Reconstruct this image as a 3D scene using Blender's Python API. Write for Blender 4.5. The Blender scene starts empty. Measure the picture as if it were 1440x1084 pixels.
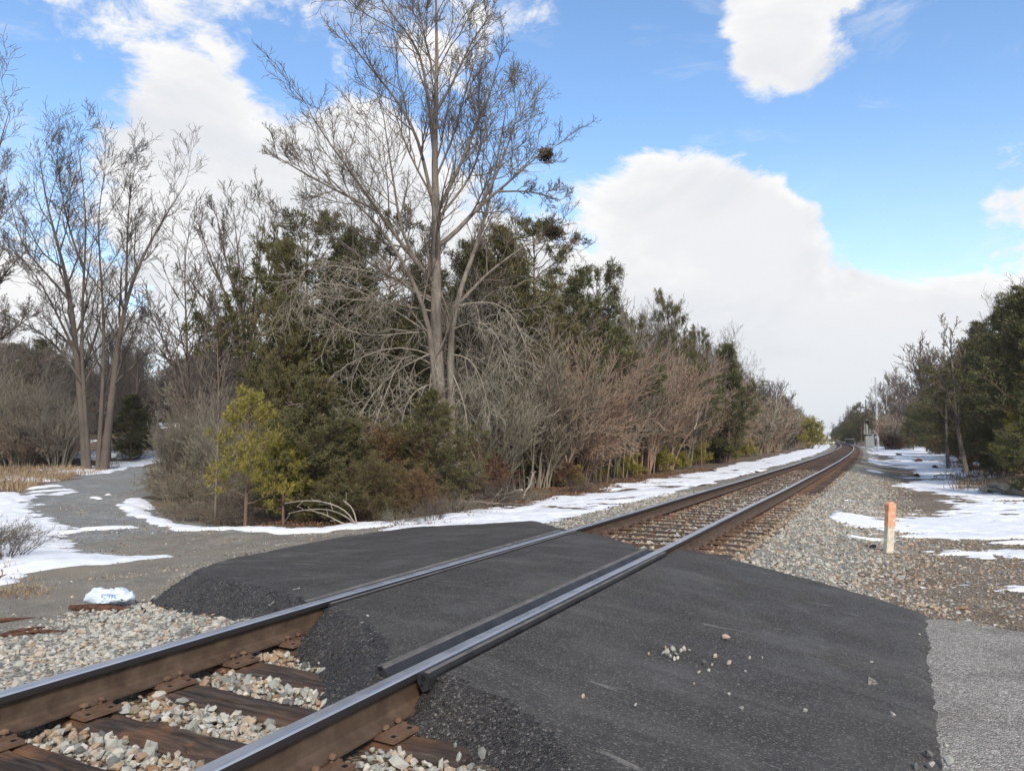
import bpy, math, random
import numpy as np
from mathutils import Vector, Matrix, Euler

sc = bpy.context.scene
col = sc.collection
R = math.radians

# ------------------------------------------------------------------ camera
F, YH, CAMZ = 1040.0, 615.0, 1.18           # focal length and horizon in photo pixels, eye above the rail top
PITCH = math.atan((YH - 542) / F)
cam_d = bpy.data.cameras.new('camera')
cam_d.sensor_width = 36.0
cam_d.lens = 36.0 * F / 1440.0
cam_d.clip_start = 0.05
cam_d.clip_end = 6000
cam = bpy.data.objects.new('camera', cam_d)
cam.location = (0, 0, CAMZ)
cam.rotation_euler = (math.pi / 2 + PITCH, 0, 0)
col.objects.link(cam)
sc.camera = cam

# ------------------------------------------------------------------ sun, exposure
SUN_EL, SUN_AZ = R(36), R(168)               # azimuth clockwise from +Y: the sun stands behind thin cloud, at the viewer's back
sun_d = bpy.data.lights.new('sun', 'SUN')
sun_d.energy = 4.2
sun_d.angle = R(14)
sun_d.color = (1.0, 0.91, 0.78)
sun = bpy.data.objects.new('sun', sun_d)
sv = Vector((math.sin(SUN_AZ) * math.cos(SUN_EL), math.cos(SUN_AZ) * math.cos(SUN_EL), math.sin(SUN_EL)))
sun.rotation_euler = sv.to_track_quat('Z', 'Y').to_euler()
col.objects.link(sun)
sc.view_settings.view_transform = 'Standard'
sc.view_settings.look = 'None'
sc.view_settings.gamma = 1.0
sc.view_settings.use_curve_mapping = False
sc.view_settings.exposure = 0.04
sc.cycles.max_bounces = 6
sc.cycles.diffuse_bounces = 3
sc.cycles.glossy_bounces = 3
sc.cycles.transparent_max_bounces = 6
sc.cycles.sample_clamp_indirect = 6.0
sc.cycles.use_denoising = True

# ------------------------------------------------------------------ world: Nishita sky with drifting clouds
def pix_dir(px, py):
    x, y = (px - 720) / F, -(py - 542) / F
    c, s = math.cos(PITCH), math.sin(PITCH)
    return Vector((x, c - y * s, s + y * c)).normalized()

world = bpy.data.worlds.new('World')
sc.world = world
world.use_nodes = True
wt = world.node_tree
wt.nodes.clear()
WN, WL = wt.nodes.new, wt.links.new
def wmath(op, a, b=None, clamp=False):
    n = WN('ShaderNodeMath'); n.operation = op; n.use_clamp = clamp
    for i, v in enumerate((a, b)):
        if v is None: continue
        if isinstance(v, (int, float)): n.inputs[i].default_value = v
        else: WL(v, n.inputs[i])
    return n.outputs[0]
def wnoise(vec, scale, detail, rough, dist=0.0):
    n = WN('ShaderNodeTexNoise'); n.inputs['Scale'].default_value = scale
    n.inputs['Detail'].default_value = detail; n.inputs['Roughness'].default_value = rough
    n.inputs['Distortion'].default_value = dist
    WL(vec, n.inputs['Vector']); return n.outputs['Fac']
def wrange(v, a, b, c=0.0, d=1.0, smooth=True):
    n = WN('ShaderNodeMapRange'); n.interpolation_type = 'SMOOTHSTEP' if smooth else 'LINEAR'
    WL(v, n.inputs['Value'])
    for k, x in zip(('From Min', 'From Max', 'To Min', 'To Max'), (a, b, c, d)): n.inputs[k].default_value = x
    return n.outputs['Result']
sky = WN('ShaderNodeTexSky'); sky.sky_type = 'NISHITA'; sky.sun_disc = False
sky.sun_elevation = SUN_EL; sky.sun_rotation = SUN_AZ
sky.air_density = 1.0; sky.dust_density = 0.3; sky.ozone_density = 2.0
tc = WN('ShaderNodeTexCoord')
nrm = WN('ShaderNodeVectorMath'); nrm.operation = 'NORMALIZE'; WL(tc.outputs['Generated'], nrm.inputs[0])
dirv = nrm.outputs[0]
mp = WN('ShaderNodeMapping'); mp.inputs['Scale'].default_value = (1, 1, 1.7); WL(dirv, mp.inputs['Vector'])
# cloud banks: centre in the sky, angular radius, how much cloud it adds (or takes away)
BANKS = [
    (250, 230, 190, .75), (330, 330, 190, .7), (170, 80, 150, .35), (290, 90, 110, .4), (450, 300, 200, .6), (600, 330, 180, .5),
    (330, 450, 160, .5), (560, 420, 200, .5), (750, 400, 150, .5), (120, 350, 120, .35), (260, 60, 90, .25),
    (900, 265, 75, .75), (990, 265, 85, .85), (1070, 280, 85, .8), (1140, 290, 70, .55), (960, 390, 150, .9), (1180, 460, 170, .95), (1400, 500, 170, .9),
    (880, 470, 200, .8), (1080, 580, 260, .7), (1300, 590, 230, .7), (1420, 285, 90, .85), (1360, 265, 60, .4),
    (1085, 40, 125, .95), (1185, 60, 115, .9), (1150, 130, 90, .75), (1030, 90, 90, .6), (700, 10, 110, .35), (420, 45, 60, .2),
    (60, 190, 110, -.5), (30, 60, 110, -.3), (400, 130, 60, -.4), (470, 90, 90, -.35), (810, 130, 170, -.75), (850, 60, 120, -.5), (700, 180, 110, -.35),
    (1240, 280, 90, -.75), (1320, 200, 150, -.7), (1370, 80, 170, -.7), (1230, 250, 70, -.5), (950, 90, 70, -.4), (820, 320, 40, -.5),
    (985, 165, 60, -.9), (1060, 185, 55, -1.5), (1130, 205, 60, -1.0), (880, 150, 100, -.7), (1210, 200, 80, -.9), (800, 200, 80, -.4), (930, 60, 70, -.7), (1290, 60, 90, -.7), (1300, 290, 60, -.7), (200, 440, 60, -.35), (215, 5, 80, -.7), (330, 20, 60, -.4), (420, 100, 70, -.5), (60, 120, 90, -.4), (1310, 345, 50, -.7), (1400, 362, 45, -.8), (1290, 355, 60, -.35), (40, 430, 80, .3),
]
dens = None
for px, py, rad, w in BANKS:
    d = WN('ShaderNodeVectorMath'); d.operation = 'DOT_PRODUCT'; WL(dirv, d.inputs[0]); d.inputs[1].default_value = pix_dir(px, py)
    v = wrange(d.outputs['Value'], math.cos(rad * 1.3 / F), 1.0, 0.0, w * (.72 if w > 0 else 1.0), smooth=False)
    dens = v if dens is None else wmath('ADD', dens, v)
n1 = wnoise(mp.outputs[0], 5.5, 14, 0.64, 0.3)
n2 = wnoise(mp.outputs[0], 1.6, 4, 0.5, 0.2)
base = wmath('ADD', wrange(n1, 0, 1, -2.5, 2.5, False), wrange(n2, 0, 1, -.5, .5, False))
sep = WN('ShaderNodeSeparateXYZ'); WL(dirv, sep.inputs[0])
low = wrange(sep.outputs['Z'], 0.0, 0.25, 0.35, 0.0)      # cloud decks close up towards the horizon
dens = wmath('ADD', wmath('ADD', dens, base), wmath('ADD', low, 0.14))
n4 = wnoise(mp.outputs[0], 22, 8, 0.7, 0.6)
mask = wrange(wmath('ADD', dens, wrange(n4, 0.25, 0.75, -.3, .3, False)), 0.02, 0.82)
thick = wrange(dens, 0.3, 1.4)
n3 = wnoise(mp.outputs[0], 5.2, 9, 0.6, 0.4)
cg = WN('ShaderNodeMix'); cg.data_type = 'RGBA'
WL(wmath('MULTIPLY', wrange(n3, 0.3, 0.58), wrange(dens, 1.9, 0.5, .35, 1.0), True), cg.inputs['Factor'])
cg.inputs['A'].default_value = (5.2, 5.35, 5.6, 1); cg.inputs['B'].default_value = (6.6, 6.55, 6.5, 1)
# the deck is a little greyer where it is seen edge-on near the horizon
ch = WN('ShaderNodeMix'); ch.data_type = 'RGBA'
WL(wrange(sep.outputs['Z'], 0.0, 0.2, 0.75, 0.0), ch.inputs['Factor'])
WL(cg.outputs['Result'], ch.inputs['A']); ch.inputs['B'].default_value = (5.2, 5.5, 5.8, 1)
hs = WN('ShaderNodeHueSaturation'); hs.inputs['Saturation'].default_value = 1.08; hs.inputs['Value'].default_value = 1.62
WL(sky.outputs[0], hs.inputs['Color'])
# thin high cloud drawn out over the blue
mv = WN('ShaderNodeMapping'); mv.inputs['Scale'].default_value = (1, 1, 3.2); mv.inputs['Rotation'].default_value = (0, .25, .5); WL(dirv, mv.inputs['Vector'])
veil = wmath('ADD', wrange(wnoise(mv.outputs[0], 3.4, 10, 0.66, 0.8), .5, .72, 0, .42), wrange(sep.outputs['Z'], 0.05, 0.42, .3, .0))
mx = WN('ShaderNodeMix'); mx.data_type = 'RGBA'
WL(wmath('MAXIMUM', mask, veil, True), mx.inputs['Factor']); WL(hs.outputs[0], mx.inputs['A']); WL(ch.outputs['Result'], mx.inputs['B'])
bg = WN('ShaderNodeBackground'); bg.inputs['Strength'].default_value = 0.15
WL(mx.outputs['Result'], bg.inputs['Color'])
wo = WN('ShaderNodeOutputWorld'); WL(bg.outputs[0], wo.inputs['Surface'])

# ------------------------------------------------------------------ numpy helpers
rng = np.random.default_rng(7)
random.seed(7)
def _hash(ix, iy, seed):
    h = (ix.astype(np.int64) * 374761393 + iy.astype(np.int64) * 668265263 + seed * 974711) & 0x7fffffff
    h = ((h ^ (h >> 13)) * 1274126177) & 0x7fffffff
    return ((h ^ (h >> 16)) & 0xffff) / 65535.0
def vnoise(x, y, seed=0):
    ix, iy = np.floor(x), np.floor(y); fx, fy = x - ix, y - iy
    fx = fx * fx * (3 - 2 * fx); fy = fy * fy * (3 - 2 * fy)
    a, b, c, d = _hash(ix, iy, seed), _hash(ix + 1, iy, seed), _hash(ix, iy + 1, seed), _hash(ix + 1, iy + 1, seed)
    return (a * (1 - fx) + b * fx) * (1 - fy) + (c * (1 - fx) + d * fx) * fy
def fbm(x, y, oct=4, seed=0, gain=.5):
    s, a, n = 0.0, 1.0, 0.0
    for k in range(oct):
        s = s + a * vnoise(x * 2 ** k + 17.3 * k, y * 2 ** k - 9.1 * k, seed + k); n += a; a *= gain
    return s / n
def sstep(a, b, x):
    t = np.clip((x - a) / (b - a), 0, 1); return t * t * (3 - 2 * t)
def norm(v): return v / np.maximum(np.linalg.norm(v, axis=-1, keepdims=True), 1e-9)

def mesh_of(name, V, Q=None, T=None, mats=(), mi=None, smooth=False):
    """One mesh from vertex, quad and triangle arrays."""
    V = np.asarray(V, np.float32).reshape(-1, 3)
    Q = np.zeros((0, 4), np.int32) if Q is None else np.asarray(Q, np.int32).reshape(-1, 4)
    T = np.zeros((0, 3), np.int32) if T is None else np.asarray(T, np.int32).reshape(-1, 3)
    me = bpy.data.meshes.new(name)
    me.vertices.add(len(V)); me.vertices.foreach_set('co', V.ravel())
    nl = Q.size + T.size
    me.loops.add(nl); me.loops.foreach_set('vertex_index', np.concatenate([Q.ravel(), T.ravel()]).astype(np.int32))
    me.polygons.add(len(Q) + len(T))
    st = np.concatenate([np.arange(len(Q)) * 4, Q.size + np.arange(len(T)) * 3]).astype(np.int32)
    me.polygons.foreach_set('loop_start', st)
    if mi is not None: me.polygons.foreach_set('material_index', np.asarray(mi, np.int32))
    me.polygons.foreach_set('use_smooth', np.full(len(Q) + len(T), smooth))
    for m in mats: me.materials.append(m)
    me.update(calc_edges=True)
    return me
class Acc:
    """Collects vertex and face arrays for one mesh."""
    def __init__(s): s.V, s.Q, s.T, s.qm, s.tm, s.n = [], [], [], [], [], 0
    def add(s, V, Q=None, T=None, m=0):
        V = np.asarray(V, float).reshape(-1, 3)
        if Q is not None and len(Q): Q = np.asarray(Q).reshape(-1, 4) + s.n; s.Q.append(Q); s.qm.append(np.full(len(Q), m))
        if T is not None and len(T): T = np.asarray(T).reshape(-1, 3) + s.n; s.T.append(T); s.tm.append(np.full(len(T), m))
        s.V.append(V); s.n += len(V); return s
    def box(s, c, d, m=0, rz=0.0):
        c, d = np.array(c, float), np.array(d, float) / 2
        k = np.array([[-1,-1,-1],[1,-1,-1],[1,1,-1],[-1,1,-1],[-1,-1,1],[1,-1,1],[1,1,1],[-1,1,1]]) * d
        cs, sn = math.cos(rz), math.sin(rz)
        k = np.stack([k[:,0]*cs-k[:,1]*sn, k[:,0]*sn+k[:,1]*cs, k[:,2]], 1) + c
        return s.add(k, [[0,3,2,1],[4,5,6,7],[0,1,5,4],[1,2,6,5],[2,3,7,6],[3,0,4,7]], m=m)
    def tube(s, P, r, k=6, m=0, cap=True):
        P = np.asarray(P, float); r = np.broadcast_to(np.asarray(r, float), (len(P),))
        V, Q = tubes(P[None], r[None], k); s.add(V, Q, m=m)
        if cap:
            n = len(P)
            for off, flip in ((0, True), ((n - 1) * k, False)):
                c = P[0] if flip else P[-1]
                VV = np.vstack([V[off:off + k], c])
                tr = [[i, (i + 1) % k, k] if not flip else [(i + 1) % k, i, k] for i in range(k)]
                s.add(VV, T=tr, m=m)
        return s
    def mesh(s, name, mats, smooth=False):
        Q = np.vstack(s.Q) if s.Q else None; T = np.vstack(s.T) if s.T else None
        mi = np.concatenate(s.qm + s.tm)
        return mesh_of(name, np.vstack(s.V), Q, T, mats, mi, smooth)
def tubes(P, Rr, k):
    """Batch of tapered tubes: P (B,n,3), Rr (B,n)."""
    B, n, _ = P.shape
    T = np.empty_like(P); T[:, 1:-1] = P[:, 2:] - P[:, :-2]; T[:, 0] = P[:, 1] - P[:, 0]; T[:, -1] = P[:, -1] - P[:, -2]
    T = norm(T)
    mean = norm(P[:, -1] - P[:, 0])
    ref = np.eye(3)[np.argmin(np.abs(mean), axis=1)][:, None, :]
    U = norm(np.cross(T, ref)); W = np.cross(T, U)
    a = np.arange(k) * 2 * math.pi / k
    V = P[:, :, None, :] + Rr[:, :, None, None] * (np.cos(a)[None, None, :, None] * U[:, :, None, :] + np.sin(a)[None, None, :, None] * W[:, :, None, :])
    i = np.arange(k); j = (i + 1) % k
    q = np.stack([i, j, j + k, i + k], 1)
    q = (q[None] + (np.arange(n - 1) * k)[:, None, None]).reshape(-1, 4)
    Q = (q[None] + (np.arange(B) * n * k)[:, None, None]).reshape(-1, 4)
    return V.reshape(-1, 3), Q

def put(name, me, parent=None, loc=(0, 0, 0), rot=(0, 0, 0), scale=1.0):
    o = bpy.data.objects.new(name, me); col.objects.link(o)
    o.location = loc; o.rotation_euler = rot
    o.scale = (scale,) * 3 if isinstance(scale, (int, float)) else scale
    if parent is not None: o.parent = parent
    return o
def tag(o, label=None, cat=None, group=None, kind=None):
    for k, v in (('label', label), ('category', cat), ('group', group), ('kind', kind)):
        if v: o[k] = v
    return o
def thing(name, label, cat, loc=(0, 0, 0), rot=(0, 0, 0), group=None, scale=1.0):
    return tag(put(name, None, None, loc, rot, scale), label, cat, group)

# ------------------------------------------------------------------ materials
def mat(name, rough=0.85):
    m = bpy.data.materials.new(name); m.use_nodes = True
    nt = m.node_tree; b = nt.nodes['Principled BSDF']; b.inputs['Roughness'].default_value = rough
    b.inputs['Specular IOR Level'].default_value = 0.3
    return m, nt, b
class NT:
    """Small node-graph writer."""
    def __init__(s, nt): s.nt = nt; s.N = nt.nodes.new; s.L = nt.links.new
    def geo(s, out='Position'): return s.N('ShaderNodeNewGeometry').outputs[out]
    def obj(s): return s.N('ShaderNodeTexCoord').outputs['Object']
    def rnd(s):
        a = s.N('ShaderNodeNewGeometry').outputs['Random Per Island']; b = s.N('ShaderNodeObjectInfo').outputs['Random']
        return s.m('FRACT', s.m('ADD', a, s.m('MULTIPLY', b, 7.31)))
    def orand(s): return s.N('ShaderNodeObjectInfo').outputs['Random']
    def m(s, op, a, b=None, clamp=False):
        n = s.N('ShaderNodeMath'); n.operation = op; n.use_clamp = clamp
        for i, v in enumerate((a, b)):
            if v is None: continue
            if isinstance(v, (int, float)): n.inputs[i].default_value = v
            else: s.L(v, n.inputs[i])
        return n.outputs[0]
    def map(s, vec, scale=(1, 1, 1), rot=(0, 0, 0)):
        n = s.N('ShaderNodeMapping'); n.inputs['Scale'].default_value = scale; n.inputs['Rotation'].default_value = rot
        s.L(vec, n.inputs['Vector']); return n.outputs[0]
    def noise(s, vec, scale, detail=4, rough=.55, dist=0.0, out='Fac'):
        n = s.N('ShaderNodeTexNoise'); n.inputs['Scale'].default_value = scale; n.inputs['Detail'].default_value = detail
        n.inputs['Roughness'].default_value = rough; n.inputs['Distortion'].default_value = dist
        s.L(vec, n.inputs['Vector']); return n.outputs[out]
    def voro(s, vec, scale, feature='F1', out='Distance', rand=1.0):
        n = s.N('ShaderNodeTexVoronoi'); n.feature = feature; n.inputs['Scale'].default_value = scale
        n.inputs['Randomness'].default_value = rand; s.L(vec, n.inputs['Vector']); return n.outputs[out]
    def ramp(s, v, stops, interp='LINEAR'):
        n = s.N('ShaderNodeValToRGB'); n.color_ramp.interpolation = interp
        e = n.color_ramp.elements
        while len(e) < len(stops): e.new(0.5)
        for x, (p, c) in zip(e, stops):
            x.position = p; x.color = (*c, 1) if len(c) == 3 else c
        s.L(v, n.inputs['Fac']); return n.outputs['Color']
    def rng(s, v, a, b, c=0.0, d=1.0):
        n = s.N('ShaderNodeMapRange'); n.interpolation_type = 'SMOOTHSTEP'; s.L(v, n.inputs['Value'])
        for k, x in zip(('From Min', 'From Max', 'To Min', 'To Max'), (a, b, c, d)): n.inputs[k].default_value = x
        return n.outputs['Result']
    def mix(s, f, a, b, mode='MIX'):
        n = s.N('ShaderNodeMix'); n.data_type = 'RGBA'; n.blend_type = mode
        for k, v in (('Factor', f), ('A', a), ('B', b)):
            i = n.inputs[k] if k == 'Factor' else [q for q in n.inputs if q.name == k and q.type == 'RGBA'][0]
            if isinstance(v, (int, float)): i.default_value = v
            elif isinstance(v, tuple): i.default_value = (*v, 1)
            else: s.L(v, i)
        return [q for q in n.outputs if q.type == 'RGBA'][0]
    def sep(s, v, i):
        n = s.N('ShaderNodeSeparateXYZ'); s.L(v, n.inputs[0]); return n.outputs[i]
    def bump(s, h, strength, dist, b):
        n = s.N('ShaderNodeBump'); n.inputs['Strength'].default_value = strength; n.inputs['Distance'].default_value = dist
        s.L(h, n.inputs['Height']); s.L(n.outputs[0], b.inputs['Normal'])
STONE = [(0, (.1, .1, .095)), (.1, (.24, .245, .225)), (.3, (.33, .335, .3)), (.5, (.4, .39, .345)), (.7, (.47, .44, .375)), (.86, (.4, .315, .22)), (.94, (.3, .2, .135)), (1, (.55, .53, .48))]
def stone_mat(name, dark=1.0, tint=(1, 1, 1)):
    m, nt, b = mat(name, .85); t = NT(nt)
    c = t.ramp(t.rnd(), [(p, tuple(x * dark * k for x, k in zip(q, tint))) for p, q in STONE])
    n = t.noise(t.obj(), 45, 4, .65)
    c = t.mix(1.0, c, t.ramp(n, [(.3, (.66, .64, .6)), (.7, (1.12, 1.12, 1.12))]), 'MULTIPLY')
    nt.links.new(c, b.inputs['Base Color']); t.bump(n, .35, .01, b); return m
M_STONE = stone_mat('crushed_stone')
M_STONE_RUST = stone_mat('rust_dusted_stone', .72, (1.08, .86, .68))
def gravel_mat(name, stops, scale, soil_and_gap_shade, bump=.02, patch=None):
    """Small crushed stone lying too fine or too far to model one by one."""
    m, nt, b = mat(name, .9); t = NT(nt); g = t.geo()
    w = t.N('ShaderNodeVectorMath'); w.operation = 'ADD'; t.L(g, w.inputs[0])
    s2 = t.N('ShaderNodeVectorMath'); s2.operation = 'SCALE'; s2.inputs['Scale'].default_value = .35 / scale
    t.L(t.noise(g, scale * 1.3, 2, .5, 0, 'Color'), s2.inputs[0]); t.L(s2.outputs[0], w.inputs[1])
    v = w.outputs[0]
    c = t.ramp(t.sep(t.voro(v, scale, 'F1', 'Color'), 0), stops)
    c2 = t.ramp(t.sep(t.voro(v, scale * 2.3, 'F1', 'Color'), 1), stops)
    big = t.noise(g, .9, 5, .6)
    c = t.mix(t.rng(t.noise(g, 3.1, 3), .42, .6), c, c2)
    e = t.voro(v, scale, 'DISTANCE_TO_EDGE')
    c = t.mix(t.rng(e, .02, .1), soil_and_gap_shade, c)  # darkening in the gaps between stones, painted in with the soil colour
    c = t.mix(t.rng(big, .38, .7, 0, .55), c, soil_and_gap_shade)
    c = t.mix(1.0, c, t.ramp(t.noise(g, 2.6, 9, .72), [(.32, (.72, .71, .69)), (.68, (1.2, 1.19, 1.16))]), 'MULTIPLY')
    if patch: c = t.mix(t.rng(t.noise(g, .35, 5, .6), .5, .62, 0, .8), c, patch)
    nt.links.new(c, b.inputs['Base Color'])
    h = t.m('ADD', t.m('MULTIPLY', t.rng(e, 0, .25), 1.0), t.m('MULTIPLY', t.noise(g, scale * 3, 3), .6))
    t.bump(h, .8, bump, b); return m
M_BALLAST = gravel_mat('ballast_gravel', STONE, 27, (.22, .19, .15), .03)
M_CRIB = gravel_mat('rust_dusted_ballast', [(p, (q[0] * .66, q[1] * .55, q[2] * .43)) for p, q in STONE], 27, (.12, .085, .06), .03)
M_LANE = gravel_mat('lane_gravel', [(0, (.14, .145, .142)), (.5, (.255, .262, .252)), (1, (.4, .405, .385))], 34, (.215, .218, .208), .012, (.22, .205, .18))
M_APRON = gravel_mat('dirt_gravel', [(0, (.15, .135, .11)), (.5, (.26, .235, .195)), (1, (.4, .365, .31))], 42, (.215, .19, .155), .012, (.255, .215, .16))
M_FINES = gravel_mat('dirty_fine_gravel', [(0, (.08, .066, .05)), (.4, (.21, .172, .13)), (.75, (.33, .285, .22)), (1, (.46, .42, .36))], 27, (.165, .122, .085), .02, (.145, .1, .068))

def leaf_ground():
    m, nt, b = mat('leaf_litter_ground', .95); t = NT(nt); g = t.geo()
    c = t.ramp(t.sep(t.voro(g, 16, 'F1', 'Color'), 0), [(0, (.045, .032, .022)), (.4, (.12, .083, .056)), (.7, (.2, .14, .092)), (1, (.3, .225, .15))])
    c = t.mix(t.rng(t.noise(g, .5, 5, .6), .4, .65), c, (.1, .075, .05))
    c = t.mix(t.rng(t.noise(g, .13, 4, .6), .5, .65, 0, .6), c, (.2, .155, .09))
    nt.links.new(c, b.inputs['Base Color']); t.bump(t.noise(g, 22, 5, .7), .8, .05, b); return m
M_GROUND = leaf_ground()

def asphalt_mat():
    m, nt, b = mat('fresh_asphalt', .72); b.inputs['Specular IOR Level'].default_value = .18; t = NT(nt); g = t.geo()
    v = t.voro(g, 130, 'F1', 'Color'); d = t.voro(g, 130)
    c = t.ramp(t.sep(v, 0), [(0, (.034, .0305, .027)), (.55, (.049, .0445, .040)), (.88, (.075, .068, .061)), (1, (.16, .149, .133))])
    # dust dragged over it by wheels, pale along the road and in smears
    a = t.map(g, (1, 1, 1), (0, 0, R(30)))
    drag = t.noise(t.map(a, (.45, 2.6, 1)), 1.5, 6, .62, .4)
    c = t.mix(t.rng(drag, .46, .78, 0, .3), c, (.15, .139, .124))
    c = t.mix(t.rng(t.noise(g, 1.3, 6, .65, .5), .42, .75, 0, .45), c, (.12, .115, .106))
    sm = t.noise(t.map(a, (1.1, 6.0, 1)), 1.7, 5, .6, .6)
    c = t.mix(t.rng(sm, .64, .72, 0, .42), c, (.27, .25, .215))
    nt.links.new(c, b.inputs['Base Color'])
    nt.links.new(t.rng(t.noise(g, 2.2, 4), .3, .7, .6, .85), b.inputs['Roughness'])
    h = t.m('ADD', t.m('MULTIPLY', d, -1.4), t.noise(g, 260, 2)); t.bump(h, .45, .005, b); return m
M_ASPHALT = asphalt_mat()
def loose_asphalt_mat():
    m, nt, b = mat('loose_asphalt', .7); t = NT(nt); g = t.geo()
    v = t.voro(g, 100, 'F1', 'Color'); d = t.voro(g, 100)
    c = t.ramp(t.sep(v, 0), [(0, (.017, .0155, .0145)), (.6, (.04, .036, .032)), (.92, (.078, .07, .061)), (1, (.18, .165, .145))])
    c = t.mix(t.rng(t.noise(g, 1.6, 5), .5, .72, 0, .5), c, (.075, .06, .048))
    nt.links.new(c, b.inputs['Base Color']); t.bump(t.m('MULTIPLY', d, -1.0), .85, .011, b); return m
M_ASPHALT_EDGE = loose_asphalt_mat()
def old_road_mat():
    m, nt, b = mat('old_road_surface', .9); t = NT(nt); g = t.geo()
    v = t.voro(g, 95, 'F1', 'Color'); d = t.voro(g, 95)
    c = t.ramp(t.sep(v, 0), [(0, (.13, .115, .098)), (.5, (.265, .24, .205)), (.85, (.36, .33, .285)), (1, (.5, .47, .42))])
    c = t.mix(t.rng(t.noise(g, 1.8, 6, .65), .45, .68, 0, .55), c, (.11, .095, .078))
    c = t.mix(t.rng(t.noise(g, .7, 4, .6), .5, .7, 0, .45), c, (.23, .215, .19))
    nt.links.new(c, b.inputs['Base Color']); t.bump(t.m('MULTIPLY', d, -1.0), .8, .012, b); return m
M_OLDROAD = old_road_mat()
def snow_mat():
    m, nt, b = mat('old_snow', .75); t = NT(nt); g = t.geo()
    n = t.noise(g, 3.5, 6, .65); f = t.noise(g, 28, 4, .7)
    c = t.ramp(n, [(.3, (.6, .61, .63)), (.6, (.74, .745, .755))])
    sp = t.rng(t.voro(g, 9), .06, .03, 0, .7)
    c = t.mix(t.m('MULTIPLY', sp, t.rng(t.noise(g, 1.1, 3), .5, .62)), c, (.14, .1, .07))
    nt.links.new(c, b.inputs['Base Color']); t.bump(t.m('ADD', n, t.m('MULTIPLY', f, .25)), .5, .06, b); return m
M_SNOW = snow_mat()
def rail_mats():
    m, nt, b = mat('rusty_rail_steel', .7); t = NT(nt); g = t.geo()
    n = t.noise(g, 9, 6, .65)
    c = t.ramp(n, [(.28, (.042, .025, .016)), (.5, (.076, .048, .031)), (.75, (.12, .08, .052))])
    c = t.mix(t.rng(t.noise(g, 1.2, 3), .45, .7, 0, .5), c, (.085, .06, .042))
    nt.links.new(c, b.inputs['Base Color']); b.inputs['Metallic'].default_value = 0.0; t.bump(t.noise(g, 70, 3), .25, .004, b)
    p, pt, pb = mat('polished_rail_head', .27); t = NT(pt); g = t.geo()
    a = t.map(g, (1, 1, 1), (0, 0, -R(90 - 27.1) ))
    pt.links.new(t.ramp(t.noise(t.map(a, (.8, 60, 1)), 2.0, 4), [(.3, (.56, .52, .49)), (.7, (.74, .69, .65))]), pb.inputs['Base Color'])
    pb.inputs['Metallic'].default_value = 1.0
    pt.links.new(t.rng(t.noise(g, 6, 4), .3, .7, .38, .52), pb.inputs['Roughness'])
    k, kt, kb = mat('dark_rail_gauge_face', .5); kb.inputs['Base Color'].default_value = (.05, .042, .042, 1); kb.inputs['Metallic'].default_value = .5
    return m, p, k
M_RUST, M_HEAD, M_GAUGE = rail_mats()
def wood_tie_mat():
    m, nt, b = mat('creosoted_wood', .88); t = NT(nt); o = t.obj()
    r = t.orand()
    off = t.N('ShaderNodeVectorMath'); off.operation = 'ADD'; t.L(o, off.inputs[0])
    cx = t.N('ShaderNodeCombineXYZ'); t.L(t.m('MULTIPLY', r, 37.0), cx.inputs[0]); t.L(cx.outputs[0], off.inputs[1])
    g = t.map(off.outputs[0], (1.6, 22, 22))
    n = t.noise(g, 1.6, 8, .68, .5)
    c = t.ramp(n, [(.25, (.01, .0075, .006)), (.45, (.034, .025, .02)), (.6, (.075, .054, .042)), (.78, (.19, .142, .105))])
    c = t.mix(t.m('MULTIPLY', t.rng(t.noise(off.outputs[0], 2.4, 4), .46, .66), t.rng(r, .3, 1, .2, .9)), c, (.17, .083, .04))
    rail = t.m('ABSOLUTE', t.m('SUBTRACT', t.m('ABSOLUTE', t.sep(o, 0)), .78))
    c = t.mix(t.rng(rail, .34, .1, 0, .6), c, (.17, .085, .042))
    nt.links.new(c, b.inputs['Base Color']); t.bump(n, .8, .02, b); return m
M_TIE = wood_tie_mat()
def plain(name, c1, c2, scale=8, rough=.8, bump=0.0, metal=0.0, detail=5):
    m, nt, b = mat(name, rough); t = NT(nt); o = t.geo() ; n = t.noise(o, scale, detail, .6)
    nt.links.new(t.ramp(n, [(.3, c1), (.7, c2)]), b.inputs['Base Color']); b.inputs['Metallic'].default_value = metal
    if bump: t.bump(n, .6, bump, b)
    return m
M_PLATE = plain('rusty_tie_plate', (.085, .048, .03), (.165, .1, .062), 14, .8, .004)
M_RUBBER_SHADE = plain('rubber_seal', (.014, .014, .016), (.035, .034, .036), 5, .45, .003)
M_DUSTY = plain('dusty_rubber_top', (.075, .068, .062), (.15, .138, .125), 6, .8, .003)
M_HOLE_SHADE = plain('painted_hole_shade', (.004, .004, .004), (.006, .006, .006))
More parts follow.
